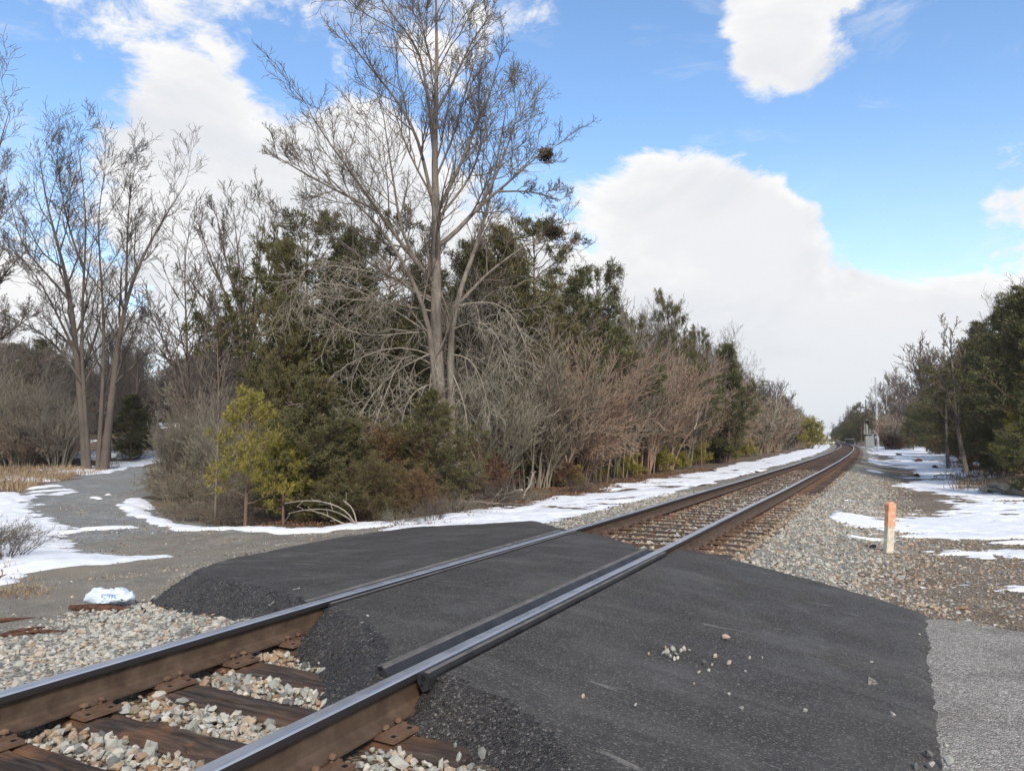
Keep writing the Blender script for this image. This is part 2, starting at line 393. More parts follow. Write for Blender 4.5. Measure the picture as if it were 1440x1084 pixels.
# ------------------------------------------------------------------ the line of the track and the lie of the land
TH, TC = R(27.1), 2.97                       # heading of the track, its centre line 2.97 m left of the camera
CS, SN = math.cos(TH), math.sin(TH)
S0, RAD, ANG = 15.0, 1900.0, R(4.3)          # the line bends gently left
_S = np.arange(-60, 900, 1.0)
_h = np.clip((_S - S0) / RAD, 0, ANG)
_cs = np.interp(_S, _S, np.cumsum(np.cos(_h))); _cs -= np.interp(0, _S, _cs)
_ct = -np.cumsum(np.sin(_h)); _ct -= np.interp(0, _S, _ct)
def tcurve(s): return np.interp(s, _cs, _ct)
def heading(s): return np.interp(s, _cs, _h)
def xy(s, t):
    """World position of a point s metres along the straight line and t metres right of the (curving) track."""
    s, t = np.asarray(s, float), np.asarray(t, float) + tcurve(s) - TC
    return s * SN + t * CS, s * CS - t * SN
def st(X, Y):
    s = X * SN + Y * CS; t = X * CS - Y * SN + TC
    return s, t - tcurve(s)
def pdist(s, t, poly):
    """Signed distance to a polygon, negative inside."""
    d = np.full(np.shape(s), 1e9); ins = np.zeros(np.shape(s), bool)
    n = len(poly)
    for i in range(n):
        (a, b), (c, e) = poly[i], poly[(i + 1) % n]
        ux, uy = c - a, e - b
        k = np.clip(((s - a) * ux + (t - b) * uy) / (ux * ux + uy * uy), 0, 1)
        d = np.minimum(d, np.hypot(s - a - k * ux, t - b - k * uy))
        cond = ((b > t) != (e > t))
        with np.errstate(divide='ignore', invalid='ignore'):
            ins ^= cond & (s < (c - a) * (t - b) / (e - b) + a if e != b else False)
    return np.where(ins, -d, d)
ROAD = [(1.2, 2.98), (1.9, 2.55), (2.62, 2.0), (3.08, 1.55), (3.26, 1.2), (3.3, .85), (3.2, .6), (3.55, .35), (3.9, -.06), (4.2, -.7), (4.3, -.95), (4.75, -1.9), (5.1, -3.1), (5.5, -3.5), (6.0, -3.85),
        (7.2, -4.0), (8.4, -4.05), (9.7, -3.65), (10.35, -2.0), (9.3, -1.1), (8.95, -.7), (8.5, -.1), (7.85, .5), (8.0, .85), (8.15, 1.0), (8.05, 1.5), (7.85, 2.2), (7.5, 2.9), (7.35, 3.12), (6.5, 3.08), (5, 3.05), (3.9, 2.98), (2.4, 2.98)]
def zroad(t):
    return np.where(t < 0, -.02 - .061 * np.maximum(-t - .8, 0) - .004 * np.maximum(-t - 2, 0) ** 2, -.02 - .128 * np.maximum(t - .85, 0))
LT = [-200, -30, -14, -9, -6, -4.4, -3, -2.1, -1.5, -.9, 0, .9, 1.45, 1.9, 2.6, 3.3, 4.4, 6, 8, 12, 60, 200]
LZ = [-.7, -.7, -.68, -.62, -.52, -.47, -.41, -.33, -.25, -.25, -.25, -.25, -.25, -.31, -.44, -.5, -.52, -.5, -.42, -.3, -.2, -.2]
def G(X, Y, raw=False):
    X, Y = np.asarray(X, float), np.asarray(Y, float)
    s, t = st(X, Y)
    z = np.interp(t, LT, LZ)
    amp = sstep(2.2, 6, np.abs(t))
    z = z + amp * ((fbm(X * .35, Y * .35, 3, 3) - .5) * .28 + (fbm(X * 1.3, Y * 1.3, 3, 5) - .5) * .07)
    # left country climbs to a low wooded rise
    d = np.maximum(-t - 22, 0)
    z = z + np.minimum(.07 * np.minimum(d, np.maximum(Y - 47, 0)), 7.0) * sstep(12, -22, X - .12 * np.maximum(Y - 60, 0) * 0)
    # the road bed carries the crossing; it runs out gently to the lane on the left and the old road on the right
    near = (s > -30) & (s < 30) & (t > -14) & (t < 30)
    dd = np.where(near, pdist(s, t, ROAD), 50.0)
    k = .75 - .64 * sstep(-3.2, -4.8, t) * sstep(4.6, 6.2, s)
    emb = zroad(np.clip(t, -4.6, 3.3)) - .035 - k * np.maximum(dd, 0)
    old = -.37 - .018 * np.maximum(t - 3.2, 0) - .5 * np.maximum(s - 7.4, 0) - 2.0 * np.maximum(3.1 - t, 0) - np.where(s > 7.4, .0, 0)
    old = np.where((s > -40) & (t > 2.6), old, -9)
    return np.maximum(np.maximum(z, emb), old)
def hit(px, py, zoff=0.0):
    """Where the ray through a photo pixel meets the ground."""
    d = np.array(pix_dir(px, py)); r = np.concatenate([np.arange(1.5, 40, .02), np.arange(40, 400, .25)])
    X, Y, Z = d[0] * r, d[1] * r, CAMZ + d[2] * r
    below = Z < G(X, Y) + zoff
    i = int(np.argmax(below)) if below.any() else len(r) - 1
    return X[i], Y[i], float(G(X[i:i+1], Y[i:i+1])[0])
def at(px, py, Y):
    """The point seen at a photo pixel, Y metres in front of the camera."""
    d = pix_dir(px, py); k = Y / d.y
    return np.array([d.x * k, Y, CAMZ + d.z * k])
def gz(x, y): return float(G(np.array([x]), np.array([y]))[0])

def sheet(name, X, Y, Z, keep, m, smooth=True, mats=None, mi=None):
    """Grid mesh of the cells marked keep (per cell)."""
    nr, nc = X.shape
    idx = np.arange(nr * nc).reshape(nr, nc)
    Q = np.stack([idx[:-1, :-1], idx[:-1, 1:], idx[1:, 1:], idx[1:, :-1]], -1)[keep]
    used = np.unique(Q); rem = np.full(nr * nc, -1); rem[used] = np.arange(len(used))
    V = np.stack([X, Y, Z], -1).reshape(-1, 3)[used]
    # keep the faces looking up
    q = rem[Q]; n = np.cross(V[q[:, 1]] - V[q[:, 0]], V[q[:, 3]] - V[q[:, 0]])
    q[n[:, 2] < 0] = q[n[:, 2] < 0][:, ::-1]
    return mesh_of(name, V, q, None, mats or [m], None if mi is None else mi[keep], smooth)
def cells(a): return (a[:-1, :-1] & a[1:, :-1] & a[:-1, 1:] & a[1:, 1:])
def cells_any(a): return (a[:-1, :-1] | a[1:, :-1] | a[:-1, 1:] | a[1:, 1:])

# ground: one sheet to the horizon, finer towards the crossing
u = np.sinh(np.linspace(-7.2, 7.2, 420)) * 3.2
gx, gy = np.meshgrid(u[np.abs(u) < 1200] + 2, u[np.abs(u) < 1200] + 12)
gzv = G(gx, gy)
gs, gt = st(gx, gy)
gzv = np.where((np.abs(gt) < 1.9) & (gs < 420), np.minimum(gzv, -.34), gzv) - .09 * sstep(3.4, 2.6, np.abs(gt)) * (gs < 420) - .05 * ((gs > 0) & (gs < 13) & (np.abs(gt) < 6))
ground = tag(put('ground', sheet('ground', gx, gy, gzv, np.ones((gx.shape[0] - 1, gx.shape[1] - 1), bool), M_GROUND)), kind='structure')

# ballast bed under the track
def ballast_sheet(ss, tt):
    S, T = np.meshgrid(ss, tt, indexing='ij'); X, Y = xy(S, T)
    Z = G(X, Y) + (fbm(X * 9, Y * 9, 3, 21) - .5) * .05 - np.where((np.abs(T) < 1.3), .018, 0)
    lim = np.where(T < 0, 2.45 + (fbm(X * .6, Y * .6, 3, 22) - .5) * 1.5, 3.1 + (fbm(X * .5, Y * .5, 3, 23) - .5) * 1.6)
    near = sstep(12, 5, S)
    lim = lim + np.where(T < 0, .9, .3) * near
    edge = np.abs(T) - lim
    Z = np.where(np.abs(T) < 1.42, np.minimum(Z, -.255 + (fbm(X * 9, Y * 9, 3, 21) - .5) * .05), Z)
    Z = Z + .02 - np.maximum(edge + .25, 0) * .22
    road = (pdist(S, T, ROAD) < -.3) & (S < 12)
    ok = (edge < .35) & ~road & ~((S < 7.6) & (T > 3.05))
    mi = (np.abs(T) < 1.42)[:-1, :-1].astype(int)
    return X, Y, Z, cells(ok), mi
ballast = None
for nm, ss, tt in (('ballast_bed', np.arange(-8, 45, .14), np.arange(-4.4, 4.4, .09)), ('ballast_bed_far', np.concatenate([np.arange(44.96, 120, .8), np.arange(120, 420, 3.)]), np.arange(-4.4, 4.4, .3))):
    X, Y, Z, ok, mi = ballast_sheet(ss, tt)
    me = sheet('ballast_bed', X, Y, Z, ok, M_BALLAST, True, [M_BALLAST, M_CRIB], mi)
    o = tag(put('ballast_bed', me), kind='structure')
    if ballast is None: ballast = o

# ------------------------------------------------------------------ railway track
track = thing('railway_track', 'single railway track on wooden ties running across the road and away to the right', 'railway track')
GA = .7525
def rail_profile():
    p = [(-.0755, -.185), (.0755, -.185), (.0755, -.174), (.03, -.158), (.012, -.145), (.0088, -.12), (.0088, -.075), (.014, -.055), (.036, -.045), (.0375, -.03), (.0375, -.012), (.034, -.004), (.024, -.0008)]
    return p + [(-a, b) for a, b in reversed(p[2:])]
PROF = rail_profile()
for sgn in (-1, 1):
    ss = np.concatenate([np.arange(-8, 60, 1.0), np.arange(60, 160, 2.0), np.arange(160, 430, 6.0)])
    pv = np.array(PROF); K = len(pv); V = np.zeros((len(ss), K, 3))
    for j, (a, z) in enumerate(PROF):
        V[:, j, 0], V[:, j, 1] = xy(ss, sgn * GA + a); V[:, j, 2] = z + .004 * np.sin(ss * .55 + sgn)
    i = np.arange(K); j = (i + 1) % K
    q = np.stack([i, j, j + K, i + K], 1); Q = (q[None] + (np.arange(len(ss) - 1) * K)[:, None, None]).reshape(-1, 4)
    mi = np.zeros(K, int)
    for e in range(K):
        zz = (PROF[e][1] + PROF[(e + 1) % K][1]) / 2
        mi[e] = 1 if zz > -.009 else (2 if zz > -.04 else 0)
    o = put('rail', mesh_of('rail', V.reshape(-1, 3), Q, None, [M_RUST, M_HEAD, M_GAUGE], np.tile(mi, len(ss) - 1), False), track)
    tag(o, 'rail with a bright worn head, %s one' % ('farther' if sgn < 0 else 'nearer'))

def tie_mesh(seed, fine):
    r = np.random.default_rng(seed)
    if not fine:
        a = Acc(); w = .115 + r.uniform(-.008, .008); e = .03
        ring = [(-w, -.17), (w, -.17), (w, -.03), (w - e, 0), (-w + e, 0), (-w, -.03)]
        xs = [-1.3 + r.uniform(-.05, .05), -.4, .35, 1.3 + r.uniform(-.05, .05)]
        V = np.array([[(x, y + r.uniform(-.008, .008), z - r.uniform(0, .022) * (z > -.05)) for y, z in ring] for x in xs])
        K = 6; i = np.arange(K); j = (i + 1) % K; q = np.stack([i, i + K, j + K, j], 1)
        a.add(V.reshape(-1, 3), (q[None] + (np.arange(3) * K)[:, None, None]).reshape(-1, 4))
        a.add(V[0], [[0, 1, 2, 5], [5, 2, 3, 4]]); a.add(V[-1], [[5, 2, 1, 0], [4, 3, 2, 5]])
        return a.mesh('tie', [M_TIE])
    nx, ny = 90, 15
    x = np.linspace(-1.3, 1.3, nx); y = np.linspace(-.118, .118, ny)
    X, Y = np.meshgrid(x, y, indexing='ij')
    wob = (fbm(X * 2, X * 0 + seed, 3, seed) - .5) * .02
    Z = -.012 * sstep(.085, .118, np.abs(Y)) - .01 + (fbm(X * 3, Y * 26, 4, seed + 1) - .5) * .022
    for _ in range(4):                       # long drying cracks along the grain
        y0 = r.uniform(-.09, .09); x0, x1 = sorted(r.uniform(-1.3, 1.3, 2)); yy = y0 + (fbm(X * 3, X * 0, 3, seed + 9) - .5) * .05
        Z -= .035 * np.exp(-((Y - yy) / .006) ** 2) * sstep(x0, x0 + .2, X) * sstep(x1, x1 - .2, X)
    Z -= .03 * sstep(.56, .72, fbm(X * 2.3, Y * 9, 3, seed + 4)) * sstep(.7, .45, np.abs(np.abs(X) - .75) * 0 + np.abs(X))
    Z -= .03 * sstep(1.15, 1.3, np.abs(X)) * fbm(X * 9, Y * 30, 2, seed + 6)
    Yw = Y + wob + np.sign(Y) * (fbm(X * 6, Y * 0, 3, seed + 7) - .5) * .02 * sstep(.08, .11, np.abs(Y))
    V = np.stack([X, Yw, Z], -1); lo = V.copy(); lo[..., 2] = -.18
    idx = np.arange(nx * ny).reshape(nx, ny)
    Q = [np.stack([idx[:-1, :-1], idx[1:, :-1], idx[1:, 1:], idx[:-1, 1:]], -1).reshape(-1, 4)]
    N = nx * ny
    for line in (idx[:, 0], idx[::-1, -1], idx[0, ::-1], idx[-1, :]):
        Q.append(np.stack([line[:-1], line[:-1] + N, line[1:] + N, line[1:]], -1))
    return mesh_of('tie', np.vstack([V.reshape(-1, 3), lo.reshape(-1, 3)]), np.vstack(Q), None, [M_TIE], None, False)
TIE_F = [tie_mesh(40 + k, True) for k in range(4)]
TIE_C = [tie_mesh(60 + k, False) for k in range(8)]
a = Acc(); a.box((0, 0, .009), (.36, .19, .018)); a.box((-.1, 0, .022), (.02, .19, .012)); a.box((.1, 0, .022), (.02, .19, .012))
for x, y in ((-.15, -.06), (.15, .06), (.15, -.06)): a.box((x, y, .0185), (.02, .02, .004), 1)  # plate holes: raised squares coloured black for the shade inside
PLATE = a.mesh('tie_plate', [M_PLATE, M_HOLE_SHADE])
a = Acc(); ang = np.arange(8) * math.pi / 4
ringv = lambda rx, ry, z: np.stack([rx * np.cos(ang), ry * np.sin(ang), np.full(8, z)], 1)
V = np.vstack([ringv(.009, .009, 0), ringv(.009, .009, .018), ringv(.024, .018, .02), ringv(.022, .016, .03), ringv(.008, .007, .036)])
i = np.arange(8); j = (i + 1) % 8; q = np.stack([i, j, j + 8, i + 8], 1)
a.add(V, (q[None] + (np.arange(4) * 8)[:, None, None]).reshape(-1, 4)); a.add(V[32:], [[0, 1, 2, 3], [0, 3, 4, 7], [4, 5, 6, 7]])
SPIKE = a.mesh('spike', [M_PLATE])
n_tie = 0; far_ties = Acc()
sp = 2.92 - .468 * 14
while sp < 230:
    hid = 4.3 < sp < 7.3 or (sp > -8 and sp < -3)
    if not hid:
        h = float(heading(sp)); X, Y = xy(sp, rng.normal(0, .02)); ang = -(TH - h) + rng.normal(0, .012)
        if n_tie < 292:
            fine = sp < 4.5 or (7 < sp < 11)
            tz = -.2 - rng.uniform(0, .008)
            tie = put('tie', (TIE_F[n_tie % 4] if fine else TIE_C[int(rng.integers(8))]), track, (X, Y, tz), (rng.normal(0, .006), 0, ang + (math.pi if rng.random() < .5 else 0)))
            if abs(sp - 2.92) < .1: tag(tie, 'tie whose orange-brown end sticks out beside the black asphalt')
            if sp < 13:
                for g in (-1, 1):
                    Mi = tie.matrix_basis.inverted()
                    px_, py_ = xy(sp, g * GA)
                    p = put('tie_plate', PLATE, tie); p.matrix_basis = Mi @ Matrix.Translation((px_, py_, -.202)) @ Matrix.Rotation(-(TH - h) + rng.normal(0, .03), 4, 'Z')
                    for ox, oy in ((-.088, -.05), (-.09, .045), (.088, .05), (.09, -.04)):
                        qx, qy = xy(sp + oy + rng.normal(0, .008), g * GA + ox * 1.02)
                        k = put('spike', SPIKE, tie); k.matrix_basis = Mi @ Matrix.Translation((qx, qy, -.184 + rng.uniform(0, .012))) @ Matrix.Rotation(rng.uniform(0, 6), 4, 'Z') @ Matrix.Rotation(rng.normal(0, .12), 4, 'X')
            n_tie += 1
        else:
            far_ties.box((X, Y, -.28), (2.6, .23, .16), 0, -(TH - h))
    sp += .468
if far_ties.V: tag(put('tie_run', far_ties.mesh('tie_run', [M_TIE]), track), kind='stuff')

# ------------------------------------------------------------------ asphalt over the crossing, with the rubber seals along the rails
ss, tt = np.arange(.6, 11.2, .045), np.arange(-5.0, 3.9, .045)
S, T = np.meshgrid(ss, tt, indexing='ij'); X, Y = S * SN + (T - TC) * CS, S * CS - (T - TC) * SN
d = pdist(S, T, ROAD) + (fbm(X * 3.3, Y * 3.3, 4, 31) - .5) * np.where((T > 2.6) | ((S > 7) & (T > .8)), .06, .12)
smooth_edge = (T > 2.9) | ((S > 7) & (T > .8)) | (T < -3.4) & (S > 6.6)
wd = np.where(smooth_edge & (T > 0), .22, .46)
drop = np.where(smooth_edge & (T > 0), .1, .3) * np.clip(d / wd, 0, 1.3) ** 1.15
Z = zroad(T) + (fbm(X * 1.1, Y * 1.1, 3, 32) - .5) * .03 * sstep(.9, 1.6, np.abs(T)) - drop + (fbm(X * 24, Y * 24, 3, 33) - .5) * .035 * sstep(-.1, .12, d)
# wheel-worn crown between the rails, a touch below the seals
Z = Z + .012 * np.cos(np.clip(T / .75, -1, 1) * math.pi / 2)
Z = Z - .07 * sstep(.16, .06, np.minimum(np.abs(T - GA), np.abs(T + GA))) * sstep(-.06, .04, d)
gr = G(X, Y)
ok = (d < np.where(smooth_edge & (T > 0), .22, .58)) & (Z > gr - .06)
sealed = (d < -.03) | (S > 6)
ok &= ~(np.where(sealed, np.abs(T + GA) < .1, np.abs(T + GA) < .045) | np.where(sealed, (T > GA - .19) & (T < GA + .1), np.abs(T - GA) < .045))
mi = (d > .02)[:-1, :-1] & ~smooth_edge[:-1, :-1]
road = tag(put('asphalt_road', sheet('asphalt_road', X, Y, Z, cells(ok), M_ASPHALT, True, [M_ASPHALT, M_ASPHALT_EDGE], mi.astype(int))), kind='structure')
def seal(t0, prof, s0, s1, wav, label, holes=()):
    """Extruded rubber strip beside a rail, with the dark of its chamber mouths painted on one end."""
    ss = np.arange(s0, s1 + .01, .12); ss[-1] = s1
    K = len(prof); V = np.zeros((len(ss), K, 3))
    wv = (fbm(ss * 1.1, ss * 0 + wav, 3, 5) - .5) * .03
    for j, (a, z) in enumerate(prof):
        V[:, j, 0], V[:, j, 1] = xy(ss, t0 + a + wv * (abs(a) > .045)); V[:, j, 2] = z + wv * .35
    i = np.arange(K); j = (i + 1) % K
    q = np.stack([i, j, j + K, i + K], 1); Q = (q[None] + (np.arange(len(ss) - 1) * K)[:, None, None]).reshape(-1, 4)
    A = Acc(); dusty = [2 if (prof[k][1] + prof[(k + 1) % K][1]) / 2 > -.004 else 0 for k in range(K)]  # dust on top; other faces black rubber, groove shade put into the colour
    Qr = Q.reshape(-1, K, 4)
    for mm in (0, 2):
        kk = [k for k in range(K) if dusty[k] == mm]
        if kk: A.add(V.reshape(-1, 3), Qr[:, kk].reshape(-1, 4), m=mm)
    for e, flip in ((0, 1), (-1, 0)):
        c = V[e].mean(0); A.add(np.vstack([V[e], c]), T=[([k, (k + 1) % K, K] if flip else [(k + 1) % K, k, K]) for k in range(K)])
    for a, z, r in holes:                    # chamber mouths' shade painted black: short tubes standing 2 mm proud of the cut end
        P = []
        for ds in (-.003, .02):
            x_, y_ = xy(s0 + ds, t0 + a); P.append((x_, y_, z))
        A.tube(P, [r, r], 10, 1)
    o = put('rubber_seal', A.mesh('rubber_seal', [M_RUBBER_SHADE, M_HOLE_SHADE, M_DUSTY]), road); tag(o, label)
# nearer rail: a flangeway seal with a raised lip on the gauge side, a seal flush with the head on the other
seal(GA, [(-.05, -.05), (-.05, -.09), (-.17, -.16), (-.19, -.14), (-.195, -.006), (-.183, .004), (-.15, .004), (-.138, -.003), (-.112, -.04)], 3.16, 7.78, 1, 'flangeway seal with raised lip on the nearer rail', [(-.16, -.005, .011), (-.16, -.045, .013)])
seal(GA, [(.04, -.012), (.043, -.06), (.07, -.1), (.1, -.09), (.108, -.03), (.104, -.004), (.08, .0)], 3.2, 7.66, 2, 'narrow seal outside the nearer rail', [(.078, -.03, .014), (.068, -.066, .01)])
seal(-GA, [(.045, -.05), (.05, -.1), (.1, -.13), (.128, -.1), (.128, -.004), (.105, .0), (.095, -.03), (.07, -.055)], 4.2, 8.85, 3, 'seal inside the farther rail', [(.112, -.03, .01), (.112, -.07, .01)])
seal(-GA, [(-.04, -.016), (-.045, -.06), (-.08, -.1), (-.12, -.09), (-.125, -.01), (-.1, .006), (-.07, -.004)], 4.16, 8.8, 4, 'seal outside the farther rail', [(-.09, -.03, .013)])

# old road on the right
ss, tt = np.arange(-14, 8.2, .09), np.concatenate([np.arange(2.9, 6, .09), np.arange(6, 22, .5)])
S, T = np.meshgrid(ss, tt, indexing='ij'); X, Y = S * SN + (T - TC) * CS, S * CS - (T - TC) * SN
e = S - 7.45 + (fbm(X * 1.3, Y * 1.3, 4, 41) - .5) * 1.3
Z = -.352 - .018 * np.maximum(T - 3.2, 0) - np.maximum(e + .15, 0) * .22 + (fbm(X * 2, Y * 2, 4, 42) - .5) * .02 + (fbm(X * 16, Y * 16, 2, 43) - .5) * .008
okr = (e < .35) & ~((pdist(S, T, ROAD) < -.12))
tag(put('old_road', sheet('old_road', X, Y, Z, cells(okr), M_OLDROAD)), kind='structure')

# ------------------------------------------------------------------ strokes on the ground: lanes and snow banks
def stroke(X, Y, pts, w, px=True):
    """1 on the line, 0 at w metres from it, below 0 farther off."""
    P = [hit(*p[:2])[:2] for p in pts] if px else pts
    d = np.full(X.shape, 1e9)
    for (a, b), (c, e) in zip(P[:-1], P[1:]):
        ux, uy = c - a, e - b; L2 = ux * ux + uy * uy + 1e-9
        k = np.clip(((X - a) * ux + (Y - b) * uy) / L2, 0, 1)
        d = np.minimum(d, np.hypot(X - a - k * ux, Y - b - k * uy))
    return 1 - d / w
def laid(name, xs, ys, mask_fn, top, slope, m, kind, cut=.06, rough=.0, seed=0, smooth=True, parent=None):
    """A layer with its own thickness that thins out and dives under the ground where its mask ends."""
    X, Y = np.meshgrid(xs, ys)
    M = mask_fn(X, Y)
    h = np.minimum(M * slope, top) + rough * (fbm(X * 2.2, Y * 2.2, 4, seed) - .5) * sstep(0, .3, M)
    ok = h > -cut
    Z = G(X, Y) + h
    k = cells_any(h > -.0) & cells(ok | True)
    if not k.any(): return None
    return tag(put(name, sheet(name, X, Y, Z, k, m, smooth), parent), kind=kind)
LANE = [(300, 772), (235, 768), (175, 752), (130, 735), (100, 712), (105, 694), (135, 680), (185, 667), (222, 658), (250, 652), (330, 648)]
LANE_P = [hit(*p)[:2] for p in LANE]
def lane_mask(X, Y):
    return np.minimum(stroke(X, Y, LANE_P, 2.0, False) + (fbm(X * .9, Y * .9, 4, 51) - .5) * .35, 1)
laid('gravel_lane', np.arange(-34, -1.5, .12), np.arange(7.5, 46, .12), lane_mask, .022, .09, M_LANE, 'structure', rough=.03, seed=52)
APRON_P = [hit(*p)[:2] for p in [(420, 765), (330, 770), (240, 785), (180, 800), (110, 822), (40, 845), (-80, 880), (-300, 930)]]
APRON2 = [hit(*p)[:2] for p in [(500, 752), (400, 760), (300, 768), (200, 765)]]
def apron_mask(X, Y):
    s, t = st(X, Y)
    m = np.maximum(stroke(X, Y, APRON_P, 1.35, False), stroke(X, Y, APRON2, 1.2, False))
    return m + (fbm(X * 1.4, Y * 1.4, 4, 53) - .5) * .4
laid('dirt_road', np.arange(-16, 1.5, .07), np.arange(4, 15, .07), apron_mask, .034, .12, M_APRON, 'structure', rough=.05, seed=54)
# trodden gravel beside the line on the right, between ballast and snow
def fines_mask(X, Y):
    s, t = st(X, Y)
    return np.minimum(sstep(2.2, 3.2, t) * sstep(14, 9.5, t) * sstep(6.6, 8.2, s) * 1.2 - .35 + (fbm(X * .7, Y * .7, 4, 55) - .5) * .7, 1)
laid('gravel_verge', np.arange(1.5, 44, .2), np.arange(5, 70, .2), fines_mask, .02, .1, M_FINES, 'structure', rough=.03, seed=56)

# snow
def S_left(X, Y):
    n = (fbm(X * 1.1, Y * 1.1, 5, 61) - .5) * .85 + (fbm(X * 4, Y * 4, 4, 62, .6) - .5) * .75
    m = np.full(X.shape, -2.0)
    for pts, w in (([(222, 787), (150, 789), (90, 795), (30, 795), (-60, 800)], .34), ([(100, 790), (60, 780), (20, 760), (-40, 745)], .85), ([(40, 760), (20, 735), (12, 712), (-30, 700), (-120, 690)], .95), ([(25, 705), (45, 698), (95, 693)], .5),
                   ([(0, 703), (-80, 715)], 1.1), ([(95, 751), (130, 746), (180, 744)], .28), ([(185, 703), (196, 722), (225, 737), (290, 746), (345, 746), (400, 750), (450, 748), (560, 738), (640, 727)], .3),
                   ([(180, 712), (200, 728)], .4), ([(130, 701), (140, 703)], .15), ([(150, 697), (152, 697)], .15), ([(10, 818), (25, 815)], .16), ([(0, 826), (14, 822)], .18),
                   ([(140, 667), (170, 663), (225, 645)], .7), ([(150, 655), (175, 650), (205, 648), (235, 642)], 3.0), ([(90, 690), (60, 692)], .4), ([(0, 646), (60, 643), (110, 643)], 2.2), ([(20, 672), (60, 676), (-40, 676)], .5), ([(60, 686), (80, 684)], .4)):
        m = np.maximum(m, stroke(X, Y, pts, w * 1.22))
    return np.maximum(m, -1) + n - .3 * (lane_mask(X, Y) > .2) - .05
laid('snow', np.arange(-30, 1, .075), np.arange(7, 36, .075), S_left, .075, .13, M_SNOW, 'stuff', rough=.05, seed=63)
def S_hill(X, Y):
    m = np.maximum.reduce([stroke(X, Y, [(205, 600), (240, 597), (262, 598)], 5.0), stroke(X, Y, [(60, 625), (85, 622)], 3.0), stroke(X, Y, [(-40, 642), (20, 640), (110, 640)], 4.0), stroke(X, Y, [(150, 640), (235, 636)], 3.5), stroke(X, Y, [(138, 664), (175, 658), (205, 652), (240, 645)], 3.2)])
    return np.maximum(m, -1) + (fbm(X * .6, Y * .6, 5, 64) - .5) * 1.1 - .1 - 1.5 * (lane_mask(X, Y) > .2)
laid('snow', np.arange(-80, -8, .2), np.arange(36, 100, .2), S_hill, .12, .16, M_SNOW, 'stuff', rough=.05, seed=65)
def S_verge(X, Y):
    s, t = st(X, Y)
    band = np.minimum(sstep(-5.9, -5.2, t), sstep(-2.1, -2.9, t)) * sstep(9, 12, s)
    n = (fbm(X * .75, Y * 1.5, 5, 66) - .5) * 1.9 + (fbm(X * 2.4, Y * 4, 4, 67, .65) - .5) * 1.5 + (fbm(X * 3, Y * 9, 3, 78) - .5) * .6
    return np.where(s < 190, band * 1.05 - .86 + n + .1 * sstep(20, 60, s) + .1 * sstep(17, 12, s), -2)
laid('snow', np.arange(-4, 16, .1), np.arange(9.5, 36, .1), S_verge, .05, .09, M_SNOW, 'stuff', rough=.03, seed=68)
laid('snow', np.arange(10, 90, .4), np.arange(36, 190, .4), S_verge, .07, .12, M_SNOW, 'stuff', rough=.03, seed=69)
BLOB = [(1215, 738, .8, 1.0, .85), (1220, 760, .45, .35, .7), (1300, 752, .9, .35, .5), (1420, 785, 1.2, .35, .75), (1400, 745, 1.6, .9, .8), (1440, 730, 2.5, 1.6, .9), (1360, 690, 1.6, 2.2, .7), (1310, 655, 2.2, 8, .8),
        (1225, 650, .5, 4, .9), (1226, 662, .35, 1.5, .6), (1270, 640, 2.5, 9, .5), (1320, 735, 1.2, .5, .35),
        (1330, 770, 1.5, .25, -.6), (1300, 710, .9, 1.4, -.65), (1350, 675, .8, 1.6, -.5), (1385, 762, 1.0, .18, -.55), (1260, 690, .9, 3.5, -.8), (1200, 690, .9, 4, -.9), (1265, 655, .6, 4, -.7), (1410, 812, 2, .4, -.9), (1260, 735, .35, .5, -.4), (1310, 790, 1.5, .45, -.8)]
def S_field(X, Y):
    s, t = st(X, Y)
    m = np.full(X.shape, -.17)
    for px, py, rx, ry, w in BLOB:
        cx, cy, _ = hit(px, py); m = m + w * np.exp(-((X - cx) / rx) ** 2 - ((Y - cy) / ry) ** 2) * 1.15
    m = m + .62 * sstep(3.2, 4.6, t) * sstep(11, 15, s)
    n = (fbm(X * .55, Y * 1.7, 5, 70) - .5) * 1.5 + (fbm(X * 1.6, Y * 4.5, 5, 71, .65) - .5) * 1.5 + (fbm(X * 2.5, Y * 11, 3, 77) - .5) * .7
    return np.where((t > 1.9) & (t < 11 + 2 * fbm(s * .2, s * 0, 2, 72)) & (s < 150), np.clip(m, -1, .62) + n, -2)
laid('snow', np.arange(2, 20, .065), np.arange(8, 30, .05), S_field, .055, .09, M_SNOW, 'stuff', rough=.025, seed=73)
laid('snow', np.arange(10, 90, .4), np.arange(30, 140, .4), S_field, .06, .1, M_SNOW, 'stuff', rough=.025, seed=74)

# ------------------------------------------------------------------ crushed stone
def stone_mesh(seed, sub):
    r = np.random.default_rng(seed)
    if sub:
        t = (1 + 5 ** .5) / 2
        V = norm(np.array([[-1,t,0],[1,t,0],[-1,-t,0],[1,-t,0],[0,-1,t],[0,1,t],[0,-1,-t],[0,1,-t],[t,0,-1],[t,0,1],[-t,0,-1],[-t,0,1]], float))
        T = np.array([[0,11,5],[0,5,1],[0,1,7],[0,7,10],[0,10,11],[1,5,9],[5,11,4],[11,10,2],[10,7,6],[7,1,8],[3,9,4],[3,4,2],[3,2,6],[3,6,8],[3,8,9],[4,9,5],[2,4,11],[6,2,10],[8,6,7],[9,8,1]])
    else:
        V = np.array([[1,0,0],[-1,0,0],[0,1,0],[0,-1,0],[0,0,1],[0,0,-1]], float)
        T = np.array([[0,2,4],[2,1,4],[1,3,4],[3,0,4],[2,0,5],[1,2,5],[3,1,5],[0,3,5]])
    V = V * r.uniform(.68, 1.2, (len(V), 1)) + r.normal(0, .1, V.shape)
    return V * np.array([1, r.uniform(.6, .95), r.uniform(.45, .75)]), T
STONES = [stone_mesh(k, True) for k in range(10)]
